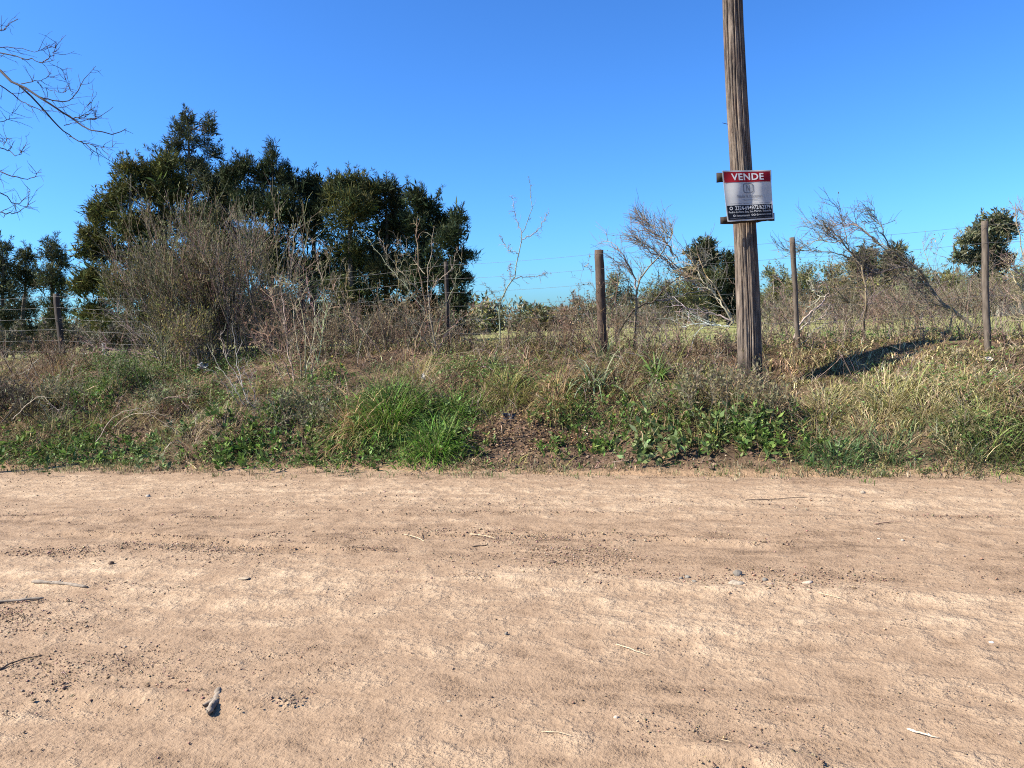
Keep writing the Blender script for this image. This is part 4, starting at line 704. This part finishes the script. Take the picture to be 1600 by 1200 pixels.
for (lab, px, py, n, h, ls, cols, rad, fl) in (
    ('large pale-leaved weed in front of the bare soil', 1032, 705, 34, .30, .085, WP, .22, 0), ('small leafy weed left of the large pale-leaved weed', 938, 711, 20, .18, .055, WG, .13, 0), ('leafy weed patch right of the leaf litter', 905, 672, 40, .26, .055, WG, .26, 0), ('weed with yellow flowers left of its flowering neighbour', 988, 668, 26, .28, .05, WG, .16, 2),
    ('weed with one yellow flower head standing higher', 1052, 650, 22, .28, .05, WG, .16, 1), ('leafy weed below the pole, left half of the pair', 1135, 682, 36, .26, .07, WP, .2, 0), ('leafy weed below the pole, right half of the pair', 1205, 688, 36, .26, .065, WG, .24, 0), ('small weed with pale flower buds at the soil\'s right rim', 1165, 700, 22, .2, .06, WG, .13, 1),
    ('glossy leafy weed right of the beige grass', 372, 701, 46, .26, .075, WG, .26, 0), ('glossy leafy weed at the verge under the feathery weeds', 425, 705, 46, .25, .065, WG, .28, 0), ('leafy weed at the verge below the orange dead grass', 505, 711, 38, .22, .055, WG, .26, 0), ('leafy weed under the lower green clump', 580, 704, 38, .22, .055, WG, .26, 0),
    ('leafy weed right of the big green clump', 655, 665, 36, .24, .055, WG, .24, 0), ('leafy weed at the left end of the verge', 25, 707, 34, .24, .07, WG, .24, 0), ('leafy weed second from the left end of the verge', 110, 705, 36, .22, .06, WG, .26, 0), ('leafy weed at the verge below the arched bramble', 178, 707, 36, .2, .055, WG, .28, 0), ('pale leafy weed left of the beige tufts', 262, 707, 38, .2, .06, WP, .28, 0),
    ('green weed beside the bare soil\'s left rim', 720, 690, 28, .2, .05, WG, .2, 0), ('small weed on the soil below the litter', 880, 701, 16, .14, .045, WG, .12, 0), ('yellow-flowered weed under the brown shrubs', 520, 605, 26, .36, .045, WG, .24, 2), ('green weed under the left fence wires', 150, 640, 34, .36, .05, WG, .3, 0)):
    weed('leafy_weed', lab, px, py, n, h, ls, cols, rad, fl)

# ------------------------------------------------------------------ small structures beyond the fence
tk_c = foot(1588, 46); hw, hd, hh = 1.35, .9, .78
M_tank = plainmat('mottled_concrete', (.22, .225, .19), .9, .2, .55, 5)
tank = thing('concrete_tank', 'low mottled grey concrete tank beyond the field near the right edge', 'tank', tk_c)
def ring_box(hw, hd, z0, z1, r=.12, n=4):
    p = rounded(-hw, hw, -hd, hd, r, n); m = len(p); V = np.concatenate([np.c_[p, np.full(m, z0)], np.c_[p, np.full(m, z1)], [[0, 0, z1]]]) + tk_c
    return G().add(V, [[k, (k + 1) % m, m + (k + 1) % m, m + k] for k in range(m)], (1, 1, 1)).add(V, [[m + k, m + (k + 1) % m, 2 * m] for k in range(m)], (1, 1, 1))
build('tank_wall', ring_box(hw, hd, -.1, hh), M_tank, tank); build('rim', ring_box(hw + .05, hd + .05, hh + .002, hh + .09), M_tank, tank)
M_wpaint = plainmat('whitewash', (.5, .48, .44), .8); M_redp = plainmat('faded_red_paint', (.10, .03, .035), .7)
rl = at(162, 557, 24); rl[2] = hxy(rl[0], rl[1])
rail = thing('rail_barrier', 'low rail with a dark red end on a small white post under the left wires', 'barrier', rl)
def bar(name, a, b_, r, mat, par, sides=6):
    return build(name, G().add(*tubes(np.linspace(a, b_, 5)[None], np.full((1, 5), r), sides)[:2], (.5, .5, .5)), mat, par)
bar('rail_post', rl - [0, 0, .1], at(161, 536, 24), .035, M_wpaint, rail); bar('rail_beam', at(112, 555, 24), at(140, 553, 24), .03, M_wpaint, rail); bar('red_beam', at(140.5, 552.8, 24), at(160, 551, 24), .055, M_redp, rail)

# ------------------------------------------------------------------ uncountable ground cover
NC = 330000
ct = rng.uniform(-11.5, 8.5, NC); cs = np.concatenate([rng.uniform(-.45, 5.2, NC - 60000), rng.uniform(-.45, 1.6, 60000)])
cx, cy = xy(ct, cs); cz = hts(ct, cs); CPN = np.stack([cx, cy, cz], -1); qx, qy = proj(CPN)
def zone(*els):
    w = np.zeros(NC)
    for (x, y, rx, ry) in els: w = np.maximum(w, np.clip(1.5 - 1.5 * (((qx - x) / rx) ** 2 + ((qy - y) / ry) ** 2), 0, 1))
    return w
patchn = np.clip(fbm(ct * 1.1, cs * 1.3, 3, 91) * 2.4 + .5, 0, 1); patch2 = np.clip(fbm(ct * 1.9 + 7, cs * 2.1, 3, 17) * 2.6 + .5, 0, 1)
cs_true = cs; cs = cs + fbm(ct * 1.1, ct * 0 + 3, 4, 123) * .8
bare = zone((825, 700, 140, 46), (960, 708, 190, 28), (1100, 716, 130, 22), (1190, 720, 80, 16)); litter = zone((812, 666, 66, 26), (755, 684, 50, 20), (870, 690, 80, 20))
green = (1 - bare) * np.maximum(zone((650, 660, 115, 75), (440, 712, 170, 26), (130, 715, 190, 24), (900, 650, 80, 28), (1180, 675, 85, 28), (190, 600, 90, 50), (570, 715, 130, 24)), .75 * zone((300, 600, 260, 50), (1300, 715, 100, 22), (1550, 690, 90, 30), (700, 600, 200, 40), (470, 640, 80, 40)))
strawz = np.maximum(zone((1420, 640, 240, 60), (1480, 575, 220, 50), (1440, 735, 120, 16)), .6 * zone((1300, 560, 150, 40), (350, 670, 100, 40)))
flat = zone((1390, 575, 210, 48), (1300, 590, 120, 40))
edge = np.clip((cs + .15) / .75, 0, 1) ** 1.5
crest = np.clip((cs - 3.05) / .4, 0, 1) * np.clip((ct + .4) / .8, 0, 1)
def clumps(k, per, sp):
    """per blades round each chosen spot, all leaning outwards"""
    m = np.repeat(k, per); n = len(m); dx, dy = rng.normal(size=(2, n)) * sp; x, y = CPN[m, 0] + dx, CPN[m, 1] + dy
    return m, n, np.stack([x, y, hxy(x, y) - .01], -1), np.arctan2(dy, dx) + rng.normal(size=n) * .6
# dry grass
u_ = rng.uniform(size=NC); pk = (.026 + .016 * strawz - .014 * green + .055 * flat) * (1 - .96 * bare) * (1 - .75 * litter) * edge * (.42 + .7 * patchn)
k = np.where(u_ < pk)[0]; nk = len(k); st = strawz[k]; ty_ = rng.uniform(size=nk)
colA = pick([(.35, .275, .15), (.25, .195, .10), (.42, .345, .21)], nk, .22); colB = pick([(.145, .092, .055), (.215, .148, .088), (.09, .06, .038), (.27, .20, .125)], nk, .24); colC = pick([(.14, .14, .045), (.19, .175, .065)], nk, .2)
ck = np.where((ty_ < st * .55 + .12)[:, None], colA, np.where((ty_ > .74 - .2 * patch2[k])[:, None], colC, colB))
hk = (.13 + .17 * patchn[k]) * (1 - .3 * flat[k]) * (1 - .38 * st) * 1.2 * (1 - .6 * crest[k]) * np.clip(cs[k] / .9 + .22, .16, 1) * rng.uniform(.5, 1.5, nk)
PER = 12; m, n, B, az = clumps(k, PER, .07); j = np.repeat(np.arange(nk), PER); g = G()
blades(g, B, az, np.abs(rng.normal(size=n)) * .5 + .3 * flat[m], rng.uniform(.5, 2.7, n), 1.15 * hk[j] * rng.uniform(.45, 1.2, n) + .02, rng.uniform(.004, .013, n), np.clip(ck[j] * (1 + .30 * rng.normal(size=(n, 1))), .01, 1), 4)
tag(build('dry_grass', g, M_dry), 'dry straw and brown grass covering the bank', 'grass', kind='stuff')
# green grass
u_ = rng.uniform(size=NC); pk = (.004 + .036 * green) * (1 - .95 * bare) * (1 - .9 * litter) * (.25 + .75 * patch2) * (.12 + .88 * edge)
k = np.where(u_ < pk + .020 * (cs < .3) * edge * (.3 + patch2))[0]; nk = len(k); hk = (.06 + .15 * patch2[k] * green[k]) * rng.uniform(.5, 1.5, nk) * np.clip(cs[k] / .6 + .3, .22, 1); ck = pick([(.085, .15, .03), (.12, .18, .05), (.06, .105, .025), (.15, .18, .07)], nk, .2)
PER = 10; m, n, B, az = clumps(k, PER, .035); j = np.repeat(np.arange(nk), PER); g = G()
blades(g, B, az, np.abs(rng.normal(size=n)) * .5, rng.uniform(.3, 1.9, n), hk[j] * rng.uniform(.5, 1.2, n) + .015, rng.uniform(.004, .009, n), np.clip(ck[j] * (1 + .2 * rng.normal(size=(n, 1))), .01, 1), 4)
tag(build('green_grass', g, M_leaf), 'short green grass growing through the verge', 'grass', kind='stuff')
vg = np.exp(-((cs_true - .05) / .26) ** 2) * np.clip(fbm(ct * 1.3, cs_true * 2.5, 3, 201) * 3 + .45, 0, 1); k = np.where(rng.uniform(size=NC) < .085 * vg)[0]; nk = len(k); PER = 8; m, n, B, az = clumps(k, PER, .022); j = np.repeat(np.arange(nk), PER); ck = pick([(.17, .17, .085), (.25, .21, .125), (.12, .14, .055), (.20, .15, .095)], nk, .2); g = G()
blades(g, B, az, np.abs(rng.normal(size=n)) * .7, rng.uniform(.3, 1.8, n), rng.uniform(.02, .075, nk)[j] * rng.uniform(.6, 1.2, n), rng.uniform(.004, .008, n), np.clip(ck[j] * (1 + .2 * rng.normal(size=(n, 1))), .01, 1), 3)
tag(build('verge_grass', g, M_dry), 'short dusty grass thinning out onto the road edge', 'grass', kind='stuff')
# ground-hugging green leaves
u_ = rng.uniform(size=NC); keep = (u_ < (.02 + .15 * green) * (1 - .9 * bare) * (1 - .7 * litter) * patchn) & (cs > .05); k = np.where(keep)[0]; k = np.repeat(k, 5); n = len(k); g = G()
hh_ = rng.uniform(.01, .16, n) * np.clip(cs[k] + .3, 0, 1); az = rng.uniform(0, 6.28, n); d = np.stack([np.cos(az), np.sin(az), rng.uniform(-.1, .9, n)], -1)
leaves(g, CPN[k] + np.stack([rng.normal(size=n) * .03, rng.normal(size=n) * .03, hh_], -1), d, rng.uniform(.02, .055, n), rng.uniform(.012, .024, n), pick([(.09, .15, .035), (.13, .19, .06), (.06, .10, .025)], n, .25))
tag(build('ground_weeds', g, M_leaf), 'small green leaves of low weeds spread over the bank', 'weeds', kind='stuff')
# dead leaves
lw = .8 * litter * (.3 + patch2) + .14 * bare * patch2 + .012; u_ = rng.uniform(size=NC); k = np.where((u_ < lw) & (cs > .1))[0]; n = len(k); g = G(); az = rng.uniform(0, 6.28, n); hl = litter[k] * rng.uniform(0, .07, n)
leaves(g, CPN[k] + np.stack([0 * az, 0 * az, .008 + hl], -1), np.stack([np.cos(az), np.sin(az), rng.normal(size=n) * .35], -1), rng.uniform(.015, .045, n), rng.uniform(.01, .026, n), pick([(.27, .175, .095), (.21, .13, .07), (.36, .26, .16), (.13, .085, .052), (.16, .105, .066)], n, .22))
tag(build('leaf_litter', g, M_dry), 'brown fallen leaves strewn over the bare soil', 'leaves', kind='stuff')
# dead stems lying and leaning through it all
u_ = rng.uniform(size=NC); up_ = np.clip((cs - .9) / 1.6, 0, 1); k = np.where((u_ < (.006 + .011 * up_) * (1 - .8 * bare) * (1 - .5 * flat) * (1 - .75 * crest) * (1 - .55 * green) * (.3 + .7 * patchn)) & (cs > .35))[0]; n = len(k)
az = rng.uniform(0, 6.28, n); el = np.abs(rng.normal(size=n)) * .75 + .1; P = grow(CPN[k], np.stack([np.cos(az) * np.cos(el), np.sin(az) * np.cos(el), np.sin(el)], -1), rng.uniform(.18, .62, n) * (.6 + .5 * up_[k]), 6, .2, -.03)
g = G(); addtubes(g, P, taper(n, 6, rng.uniform(.002, .0046, n), .5), pick([(.26, .2, .155), (.17, .125, .095), (.38, .32, .25), (.21, .145, .11)], n, .2), 3)
S_, d_, i_, w_ = kids(P, 3, .2, 1, .7, .3); P2 = grow(S_, d_, rng.uniform(.06, .22, len(S_)), 4, .2); addtubes(g, P2, taper(len(S_), 4, .0018, .5), pick([(.24, .18, .14), (.34, .28, .22)], len(S_), .2), 3)
tag(build('dead_stems', g, M_twig), 'tangle of thin dead stems over the bank', 'stems', kind='stuff')
# pasture beyond the fence
nf = 14000; ft_ = rng.uniform(-16, 20, nf); fs = 4.6 + 22 * rng.uniform(size=nf) ** 1.4; x, y = xy(ft_, fs); g = G()
blades(g, np.stack([x, y, hts(ft_, fs) - .01], -1), rng.uniform(0, 6.28, nf), np.abs(rng.normal(size=nf)) * .4, rng.uniform(.1, .9, nf), rng.uniform(.08, .26, nf), rng.uniform(.006, .016, nf), pick([(.19, .20, .065), (.26, .245, .11), (.14, .155, .045)], nf, .2), 3)
tag(build('pasture_grass', g, M_leaf), 'pale green pasture grass beyond the fence', 'grass', kind='stuff')

# ------------------------------------------------------------------ crumbs of soil on the road
def lumps(g, C, r, col, squash=.7):
    n = len(C); base = np.array([[1, 0, 0], [0, 1, 0], [-1, 0, 0], [0, -1, 0], [0, 0, 1], [0, 0, -.6]], float)
    V = base[None] * (1 + .3 * rng.normal(size=(n, 6, 1))) + .2 * rng.normal(size=(n, 6, 3)); a = rng.uniform(0, 6.28, n); c, s = np.cos(a)[:, None], np.sin(a)[:, None]
    V = np.stack([V[..., 0] * c - V[..., 1] * s, V[..., 0] * s + V[..., 1] * c, V[..., 2] * squash], -1) * r[:, None, None] + C[:, None]
    F0 = np.array([[0, 1, 4], [1, 2, 4], [2, 3, 4], [3, 0, 4], [1, 0, 5], [2, 1, 5], [3, 2, 5], [0, 3, 5]]); F = (F0[None] + 6 * np.arange(n)[:, None, None]).reshape(-1, 3)
    g.add(V, F, np.repeat(col, 6, 0))
nr = 460000; rt_ = rng.uniform(-8, 7, nr); rs = -5.9 * rng.uniform(size=nr) ** .8; rx_, ry_ = xy(rt_, rs); Pr = np.stack([rx_, ry_, hts(rt_, rs)], -1); ux, uy = proj(Pr)
def zr(*els):
    w = np.zeros(nr)
    for (x, y, a, b) in els: w = np.maximum(w, np.clip(1.3 - 1.3 * (((ux - x) / a) ** 2 + ((uy - y) / b) ** 2), 0, 1))
    return w
cl = np.clip(fbm(rt_ * 1.6, rs * 3.2, 4, 61) * 4 + .1, 0, 1) ** 1.3
dz = zr((280, 1045, 330, 60), (220, 1085, 240, 25), (60, 960, 160, 40), (1180, 1150, 260, 60), (800, 1100, 180, 40), (60, 1130, 160, 60), (1480, 1110, 160, 50), (300, 868, 330, 22), (880, 870, 220, 22), (1150, 905, 260, 30), (1050, 838, 320, 12), (650, 838, 300, 14), (1000, 1010, 100, 25))
k = np.where(rng.uniform(size=nr) < .004 + .85 * cl * (.08 + dz) + .07 * dz + .13 * np.clip(rs + .35, 0, .35) / .35)[0]
k = k[(ux[k] > -60) & (ux[k] < 1660) & (uy[k] < 1240)]; n = len(k); dist = np.linalg.norm(Pr[k] - CP, axis=1)
rad_ = rng.lognormal(math.log(.0033), .40, n) * np.clip(dist / 4.5, .8, 1.6); g = G(); lumps(g, Pr[k] + np.c_[0 * rad_, 0 * rad_, rad_ * .25 + .002], np.clip(rad_, .002, .011), pick([(.21, .14, .093), (.25, .17, .113), (.15, .10, .067), (.30, .215, .15)], n, .15))
for (ta, sa, tb, sb, w, hh) in TRK:      # crumbs thrown up along the wheel marks
    n = int(abs(tb - ta) * 330 * (hh / .03)); q = rng.uniform(size=n); t_ = ta + (tb - ta) * q; s_ = sa + (sb - sa) * q + .03 * np.sin(t_ * 2.1) + rng.normal(size=n) * w * .55; ok = vnoise(t_ * 2.3, t_ * 0 + w * 90, 12) > .34; t_, s_ = t_[ok], s_[ok]; x, y = xy(t_, s_)
    r_ = np.clip(rng.lognormal(math.log(.0042), .4, len(t_)), .002, .012); lumps(g, np.stack([x, y, hts(t_, s_) + hh * .45 * np.exp(-((s_ - sa - (sb - sa) * q[ok]) / w) ** 2) + r_ * .4 + .003], -1), r_, pick([(.19, .125, .083), (.24, .165, .11), (.14, .092, .062)], len(t_), .15))
tag(build('soil_crumbs', g, M_bark), 'loose crumbs of soil and grit scattered on the road', 'crumbs', kind='stuff')
# clods in the bare patch
u_ = rng.uniform(size=NC); k = np.where((u_ < .20 * bare * (qx < 1120) + .008 * (cs < .5)) & (cs > .02))[0]; n = len(k); g = G(); r_ = rng.lognormal(math.log(.009), .5, n); lumps(g, CPN[k] + np.c_[0 * r_, 0 * r_, r_ * .3], np.clip(r_, .003, .045), pick([(.12, .082, .054), (.17, .117, .078), (.085, .057, .04), (.21, .15, .10)], n, .15))
tag(build('soil_clods', g, M_bark), 'dark clods of earth in the bare patch of the bank', 'clods', kind='stuff')

# ------------------------------------------------------------------ sticks, straws, stones and scraps one by one
def stick(name, label, a, b_, r, col, kink=.02, lift=.0, taper_=.5, knots=0, cat='stick', group='sticks and straws on the road', fork=None):
    A, B = onground(*a), onground(*b_); K = 14; u = np.linspace(0, 1, K)[:, None]; L = np.linalg.norm(B - A); P = A + (B - A) * u
    P = P + np.cumsum(rng.normal(size=(K, 3)) * kink * L * .25, 0) * np.array([1, 1, .3]) * np.sin(u * np.pi)
    P[:, 2] = np.maximum(hxy(P[:, 0], P[:, 1]) + r * .55 + .001 + lift * np.sin(u[:, 0] * np.pi), P[:, 2] * 0 - 9)
    rr = r * (1 - (1 - taper_) * u[:, 0]) * (1 + .12 * rng.normal(size=K)); rr[0] *= .55; rr[-1] *= .5
    g = G(); V, F, m = tubes(np.concatenate([P[:1], P, P[-1:]])[None], np.concatenate([[1e-4], rr, [1e-4]])[None], 8); g.add(V, F, np.asarray(col) * (1 + .0))
    for q in range(knots):
        j = rng.integers(3, K - 3); d = nrm(np.array([rng.normal(), rng.normal(), .6])); addtubes(g, np.linspace(P[j], P[j] + d * r * 3.2, 4)[None], np.array([[r * .6, r * .5, r * .4, r * .1]]), np.array(col), 6)
    if name == 'bark_chunk': g.V = [v + (vnoise(v[:, 0] * 260, v[:, 1] * 260 + v[:, 2] * 190, 7)[:, None] - .5) * .012 for v in g.V]
    if fork: 
        B2 = onground(*fork); Q = np.linspace(P[int(K * .55)], B2 + [0, 0, r], 6); addtubes(g, Q[None], np.linspace(r * .8, r * .4, 6)[None], np.array(col), 7)
    return tag(build(name, g, M_bark, smooth=name != 'bark_chunk'), label, cat, group)
DW, STW, DK = (.20, .165, .13), (.40, .32, .21), (.10, .072, .053)
stick('dead_stick', 'thick weathered grey stick lying on the road at the left', (50, 911), (137, 920), .0115, DW, .05, .004, .9, 2)
stick('dead_stick', 'weathered stick cut by the left edge of the picture', (-30, 946), (69, 937), .0095, DW, .05, .003, .8, 1)
stick('dead_stick', 'thin brown twig near the left edge, lower down', (-5, 1050), (68, 1025), .005, DK, .09, .006, .5, 1)
stick('bark_chunk', 'stubby grey forked chunk of wood standing out on the near road', (327, 1118), (341, 1082), .015, (.20, .165, .13), .07, .004, .75, 0, 'wood chunk', fork=(318, 1108))
stick('dark_twig', 'long dark thin stick by the far verge right of the pole', (1166, 782), (1262, 778), .0045, DK, .05, .004, .5, 1)
stick('dark_twig', 'thin reddish twig right of the long dark stick, nearer', (1366, 820), (1412, 817), .0045, (.2, .12, .085), .08)
stick('straw', 'pale straw right of the grey stones', (1236, 920), (1316, 938), .0036, STW, .05, .004)
stick('straw', 'pale straw on the smooth middle of the near road', (962, 1010), (1018, 1026), .0032, STW, .05, .004)
stick('straw', 'pale straw below the bright grass, with a dark bit beside it', (630, 836), (664, 848), .004, STW, .05, .003)
stick('dark_twig', 'short dark twig standing beside the pale straw', (661, 833), (659, 843), .004, DK, .05)
stick('straw', 'pale straw lying along the far wheel track', (734, 836), (777, 842), .0036, STW, .04, .003)
stick('straw', 'pale straw at the bottom right of centre', (1126, 1158), (1180, 1171), .0026, STW, .05, .003)
stick('straw', 'curved thin straw low in the middle', (846, 1146), (896, 1152), .0022, STW, .12, .004)
stick('split_twig', 'bleached split twig near the lower right', (1417, 1142), (1468, 1159), .0042, (.5, .42, .32), .08, .004, .5, 1)
stick('dark_twig', 'small dark twig among crumbs left of the bottom straw', (1084, 1140), (1100, 1158), .0026, DK, .08)
stick('dark_twig', 'dark crooked bit of bark mid road', (738, 856), (762, 853), .0055, DK, .12)
stick('dark_twig', 'fine dark root lying right of the crooked bark', (800, 874), (872, 881), .0026, (.22, .15, .11), .1)
stick('dry_stalk', 'long dry stalk lying across the bare soil of the bank', (700, 704), (770, 696), .007, (.36, .29, .19), .04, .01, cat='stalk', group='stalks on the bank')
stick('dry_stalk', 'dark stalk above it at the lower rim of the leaf litter', (766, 688), (830, 682), .007, (.12, .09, .07), .06, .01, cat='stalk', group='stalks on the bank')
stick('dry_stalk', 'split straw-coloured cane at the left verge', (290, 722), (308, 735), .010, (.52, .40, .26), .03, .01, cat='stalk', group='stalks on the bank')
stick('dry_stalk', 'pale bone-like curved stalk right of the leaf litter', (914, 668), (918, 684), .011, (.58, .52, .42), .1, .0, cat='stalk', group='stalks on the bank')
def stone(name, label, px, py, w, h, col, flat=.6, cat='stone', group='stones on the road'):
    b = onground(px, py); k = np.linalg.norm(b - CP) / FPX; w, h = w * .8, h * .8; a = w * k / 2; n1, n2 = 10, 7; V = [];
    for i in range(n2):
        th = math.pi * i / (n2 - 1)
        for j in range(n1): ph = 2 * math.pi * j / n1; V.append((math.sin(th) * math.cos(ph), math.sin(th) * math.sin(ph), math.cos(th)))
    V = np.array(V); s0 = rng.uniform(0, 50); q = 1 + .55 * (vnoise(V[:, 0] * 1.6 + s0, V[:, 1] * 1.6 + V[:, 2] * 2, 5) - .5) + .2 * (vnoise(V[:, 0] * 4 + s0, V[:, 1] * 4 + V[:, 2] * 4, 6) - .5)
    V = V * q[:, None] * np.array([a, a * rng.uniform(.6, .9), max(h * k / 2, a * .15)]) * np.array([1, 1, flat / .6]); az = rng.uniform(-.5, .5); V[:, :2] = V[:, :2] @ np.array([[math.cos(az), math.sin(az)], [-math.sin(az), math.cos(az)]])
    idx = np.arange(n1 * n2).reshape(n2, n1); nx = np.roll(idx, -1, 1); F = np.stack([idx[:-1], idx[1:], nx[1:], nx[:-1]], -1).reshape(-1, 4)
    return tag(build(name, G().add(V + b + [0, 0, max(h * k / 2, a * .15) * .45], F, col), M_bark, origin=b, smooth=False), label, cat, group)
GS, PS, CD = (.17, .15, .125), (.27, .225, .17), (.12, .08, .055)
for (nm, lab, px, py, w, h, col) in (
    ('stone', 'upright grey stone, back one of the pair at the right of the road', 1153, 899, 17, 13, GS), ('flat_stone', 'flat pale stone just in front of the upright grey one', 1151, 913, 30, 8, PS), ('stone', 'small grey stone right of the flat pale one', 1195, 908, 11, 9, GS), ('flat_stone', 'sliver of pale stone beside the small grey stone', 1204, 914, 18, 4, PS),
    ('pebble', 'first grey pebble of the trio left of the flat stone', 1064, 906, 9, 7, GS), ('pebble', 'middle grey pebble of the trio left of the flat stone', 1074, 903, 11, 7, GS), ('pebble', 'last grey pebble of the trio left of the flat stone', 1085, 910, 10, 6, GS), ('flat_stone', 'dusty flat stone half sunk right of the small grey stone', 1262, 912, 24, 6, (.42, .33, .25)),
    ('stone', 'white stone near the far verge at the left', 232, 777, 9, 7, (.33, .29, .235)), ('earth_clod', 'dark clod above the thick grey stick', 173, 881, 10, 7, CD), ('pebble', 'single pebble in the smooth middle of the road', 791, 991, 7, 6, GS), ('stone', 'round pale stone on the near road left of centre', 702, 1099, 11, 8, PS),
    ('stone', 'pale stone by the far verge at the right', 1348, 771, 11, 7, PS), ('earth_clod', 'dark clod right of the round pale stone', 767, 1092, 9, 7, CD), ('pebble', 'tan pebble low right of centre', 963, 1123, 10, 8, (.44, .35, .27)), ('flat_stone', 'flat pale slab of crust above the near wheel marks', 383, 904, 22, 2, (.30, .23, .16)),
    ('earth_clod', 'dark clod pile right of the fine root', 862, 880, 18, 7, CD), ('earth_clod', 'small dark clod in the pale band at mid road', 910, 904, 8, 6, CD), ('pebble', 'white pebble right of the far wheel track', 1373, 843, 6, 4, (.33, .29, .235)), ('pebble', 'white pebble beside its twin far right', 1410, 845, 6, 4, (.33, .29, .235)), ('pebble', 'white chip near the right edge', 1549, 1005, 9, 4, (.68, .64, .57))):
    stone(nm, lab, px, py, w, h, col)
def scrap(name, label, px, py, w, h, col, lift=.06, rough=.5, tilt=.5):
    b = onground(px, py); k = np.linalg.norm(b - CP) / FPX; n = 9; U, W2 = np.meshgrid(np.linspace(-.5, .5, n), np.linspace(0, 1, n)); s0 = px * .1
    z = (vnoise(U * 5 + s0, W2 * 5, 2) - .5) * .5 * w * k; e = .75 + .5 * vnoise(np.arctan2(W2 - .5, U + 1e-3) * 2 + s0, U * 0, 4)
    V = np.stack([b[0] + U * w * k * e, b[1] + W2 * h * k * tilt + z, b[2] + lift + W2 * h * k * e], -1).reshape(-1, 3); i = np.arange(n * n).reshape(n, n)
    F = np.stack([i[:-1, :-1], i[:-1, 1:], i[1:, 1:], i[1:, :-1]], -1).reshape(-1, 4); return tag(build(name, G().add(V, F, col), plainmat(name, col, rough, .4, .15), origin=b, smooth=True), label, 'litter', 'litter caught in the weeds')
scrap('plastic_sheet', 'crumpled translucent plastic sheet caught in weeds left of the broken stems', 316, 585, 18, 9, (.11, .115, .11), .08)
scrap('white_scrap', 'white scrap beside the orange dead grass', 504, 646, 5, 9, (.30, .28, .25), .04); scrap('white_scrap', 'narrow white scrap behind the bright green clump', 662, 600, 5, 10, (.28, .255, .22), .06)
scrap('paper_scrap', 'pale scrap in the straw right of the pole\'s shadow', 1547, 572, 9, 6, (.45, .38, .3), .06); scrap('dark_scrap', 'blackish plastic scrap above the leaf litter', 797, 660, 18, 9, (.03, .035, .045), .04)
